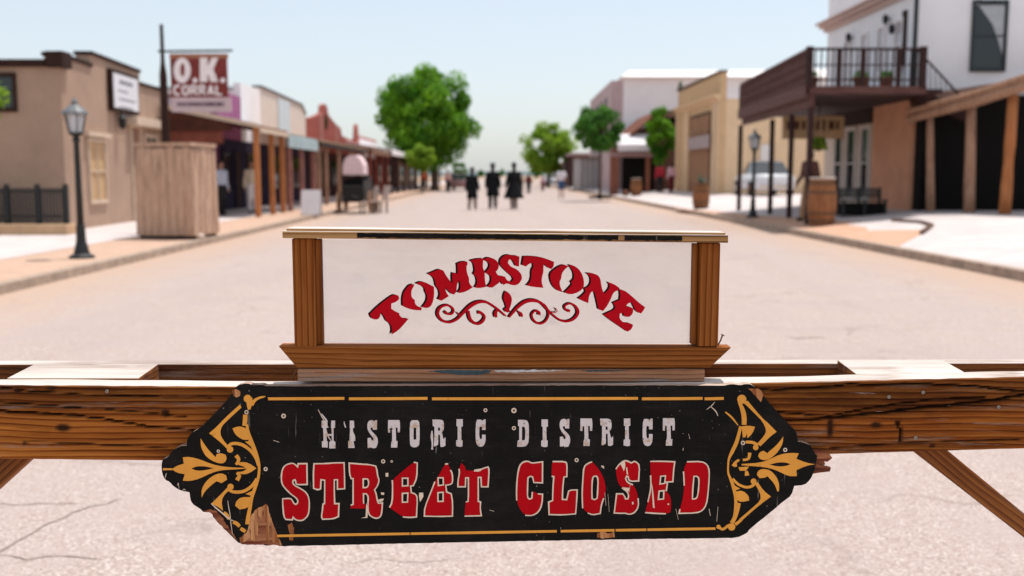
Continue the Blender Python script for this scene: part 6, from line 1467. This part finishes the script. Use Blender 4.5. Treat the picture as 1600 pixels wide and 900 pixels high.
# ------------------------------------------------------------------ trees
BARK = mottled('grey_brown_bark', (.14,.09,.065), .3, 6, .95, bump=.5, bscale=12)
def tree(name, label, loc, h, crown_z, rx, rz_, nclump, nleaf, size, mat, seed, trunk_r=.16, group=None, lean=(0,0), cx=0.0, box_=1.0):
    rnd = random.Random(seed); o = thing(name, loc, label, 'tree', group); B = Vector(loc); C = B + Vector((cx, 0, crown_z))
    mb = MB(); fork = B + Vector((lean[0]*.5, lean[1]*.5, max(.6, (crown_z - rz_*.75))))
    mb.tube([B + Vector((0,0,-.05)), B.lerp(fork, .15) , B.lerp(fork, .6) + Vector((.03,0,0)), fork], [trunk_r*1.35, trunk_r*1.05, trunk_r*.9, trunk_r*.8], 9)
    cl = []
    for i in range(nclump):
        for _ in range(30):
            v = Vector((rnd.gauss(0,1), rnd.gauss(0,1), rnd.gauss(0,1))).normalized() * rnd.uniform(.45, 1.0)**.7
            if all((v-q[0]).length > .28 for q in cl[-14:]): break
        rr = rnd.uniform(.20, .36); cl.append((v, rr))
    lv = MB()
    for v, rr in cl:
        hk = box_ if v.z > -.25 else box_*(1 - .55*(-.25 - v.z)); c = C + Vector((v.x*rx*.84*hk, v.y*rx*.84*hk, v.z*rz_*.86))
        if rnd.random() < .5: mb.tube([fork, fork.lerp(c, .5) + Vector((0,0,.1*rz_)), c], [trunk_r*.45, trunk_r*.26, trunk_r*.08], 6)
        m_ = int(nleaf / nclump)
        for _ in range(m_):
            d = Vector((rnd.gauss(0,1), rnd.gauss(0,1), rnd.gauss(0,.8))); d = d.normalized() * rnd.random()**.45
            p_ = c + Vector((d.x*rr*rx, d.y*rr*rx, d.z*rr*rx*.9))
            n_ = (d + Vector((rnd.gauss(0,.6), rnd.gauss(0,.6), rnd.gauss(0,.6)+.4))).normalized()
            u_ = n_.cross(Vector((rnd.gauss(0,1), rnd.gauss(0,1), rnd.gauss(0,1)))).normalized(); w_ = n_.cross(u_); s_ = size*rnd.uniform(.6,1.3)
            lv.add([p_-u_*s_, p_+w_*s_*.45+n_*s_*.12, p_+u_*s_, p_-w_*s_*.45+n_*s_*.12], [(0,1,2,3)])
    mb.build('trunk', BARK, o, smooth=True); lv.build('crown', mat, o)
    return o
LEAF1 = leafmat('bright_green_leaf', (.030,.145,.014), (.24,.47,.022), .5, .55)
LEAF2 = leafmat('deep_green_leaf', (.022,.115,.022), (.13,.31,.04), .45, 1.0)
LEAF3 = leafmat('yellow_green_leaf', (.13,.26,.016), (.36,.50,.05), .5, .8)
p = onz(683, 297, .12); Yb_ = 88.0
x = at(668, 200, Yb_).x
tree('broadleaf_tree', 'big bright green broad tree standing over the left side of the street', (x+.6, Yb_, .1), 10.7, 6.0, 4.3, 4.8, 72, 19000, .24, LEAF1, 3, .34, lean=(.1,0), cx=-.7, box_=1.10)
x = at(659, 250, 74).x
tree('round_bush_tree', 'small round yellow-green bush tree in front of the big tree', (x, 74, .1), 3.6, 2.55, 1.25, 1.1, 30, 5200, .10, LEAF3, 8, .07)
x = at(931, 208, 53).x
tree('street_tree', 'round dense green street tree with bare thin trunk in the right pavement', (x+.25, 53, .14), 5, 3.62, 1.33, 1.42, 48, 9000, .105, LEAF2, 5, .075, cx=-.1)
MB().lathe([(.62,0),(.60,.12),(.1,.16)], (x+.25, 53, .155), 14).build('root_ring', BLK, bpy.data.objects['street_tree'])
x = at(1033, 218, 61).x
tree('street_tree', 'bushy green tree beside the tan building, behind the person in red', (x, 61, .3), 5.2, 3.4, 1.0, 1.8, 40, 6500, .12, LEAF1, 12, .09, box_=1.1)
x = at(857, 230, 110).x
tree('broadleaf_tree', 'lighter yellow-green tree far up the right side of the street', (x, 110, .1), 7, 4.0, 2.85, 3.3, 56, 9000, .2, LEAF3, 15, .2, box_=1.1)
x = at(872, 205, 150).x
tree('wispy_tree', 'thin dark wispy tree top rising behind the far yellow-green tree', (x, 150, .1), 9, 6.2, 2.4, 2.6, 16, 700, .24, LEAF2, 17, .16)
x = at(640, 262, 128).x
tree('broadleaf_tree', 'far dark tree on the left beyond the last shops', (x, 128, .1), 5, 3.4, 2.4, 2.0, 22, 2500, .2, LEAF2, 21, .15)
x = at(760, 262, 330).x
for i, (px, Y, hh, s_) in enumerate(((718, 300, 6, 31), (752, 430, 4, 33), (783, 420, 4, 35), (838, 300, 6, 37))):
    x = at(px, 262, Y).x
    tree('distant_tree', ['first from the left of the small dark trees where the street vanishes', 'second from the left of the small dark trees where the street vanishes', 'third from the left of the small dark trees where the street vanishes', 'rightmost of the small dark trees where the street vanishes'][i], (x, Y, 0), hh, hh*.52, hh*.42, hh*.42, 14, 700, .5, LEAF2, s_, .2, group='distant trees at the end of the street')
x = at(-62, 175, 17.2).x
tree('street_tree', 'yellow-green tree at the left picture edge, only a few leaves in view', (x, 17.2, .11), 3.4, 2.45, .82, .62, 20, 2600, .06, LEAF3, 23, .06)
# pots of plants on the balcony and a hanging basket beneath it
TERRA = mottled('terracotta', (.30,.12,.07), .15, 5)
for i, (px, lab, r) in enumerate(((1268,'leftmost plant pot on the wooden balcony floor',.16),(1345,'middle plant pot with a dark green bush on the wooden balcony floor',.2),(1385,'right terracotta plant pot on the wooden balcony floor',.17))):
    Y = 24.95; x = at(px, 140, Y).x; o = thing('potted_plant', (x, Y, 3.47), lab, 'potted plant', 'plant pots on the balcony')
    MB().lathe([(r*.7,.0),(r,.26),(r*1.08,.26),(r*1.08,.31)], (x,Y,3.47), 12).build('pot', TERRA, o); leafy((x,Y,3.76), r*1.1, .16, 90, .05, 50+i, LEAF2, 'foliage', o)
Y = 27.4; x = at(1279, 226, Y).x; z = at(1279, 233, Y).z
o = thing('hanging_basket', (x, Y, z), 'bright green hanging basket plant under the wooden balcony', 'hanging basket')
MB().lathe([(.05,.0),(.15,.06),(.2,.15)], (x,Y,z-.05), 12).build('basket', DKBR, o); leafy((x,Y,z), .27, .30, 420, .06, 60, LEAF3, 'foliage', o)
for a in (0, 2.1, 4.2): MB().tube([(x+.19*math.cos(a),Y+.19*math.sin(a),z+.09),(x,Y,3.35)], .008, 4).build('chain', BLACKM, o)
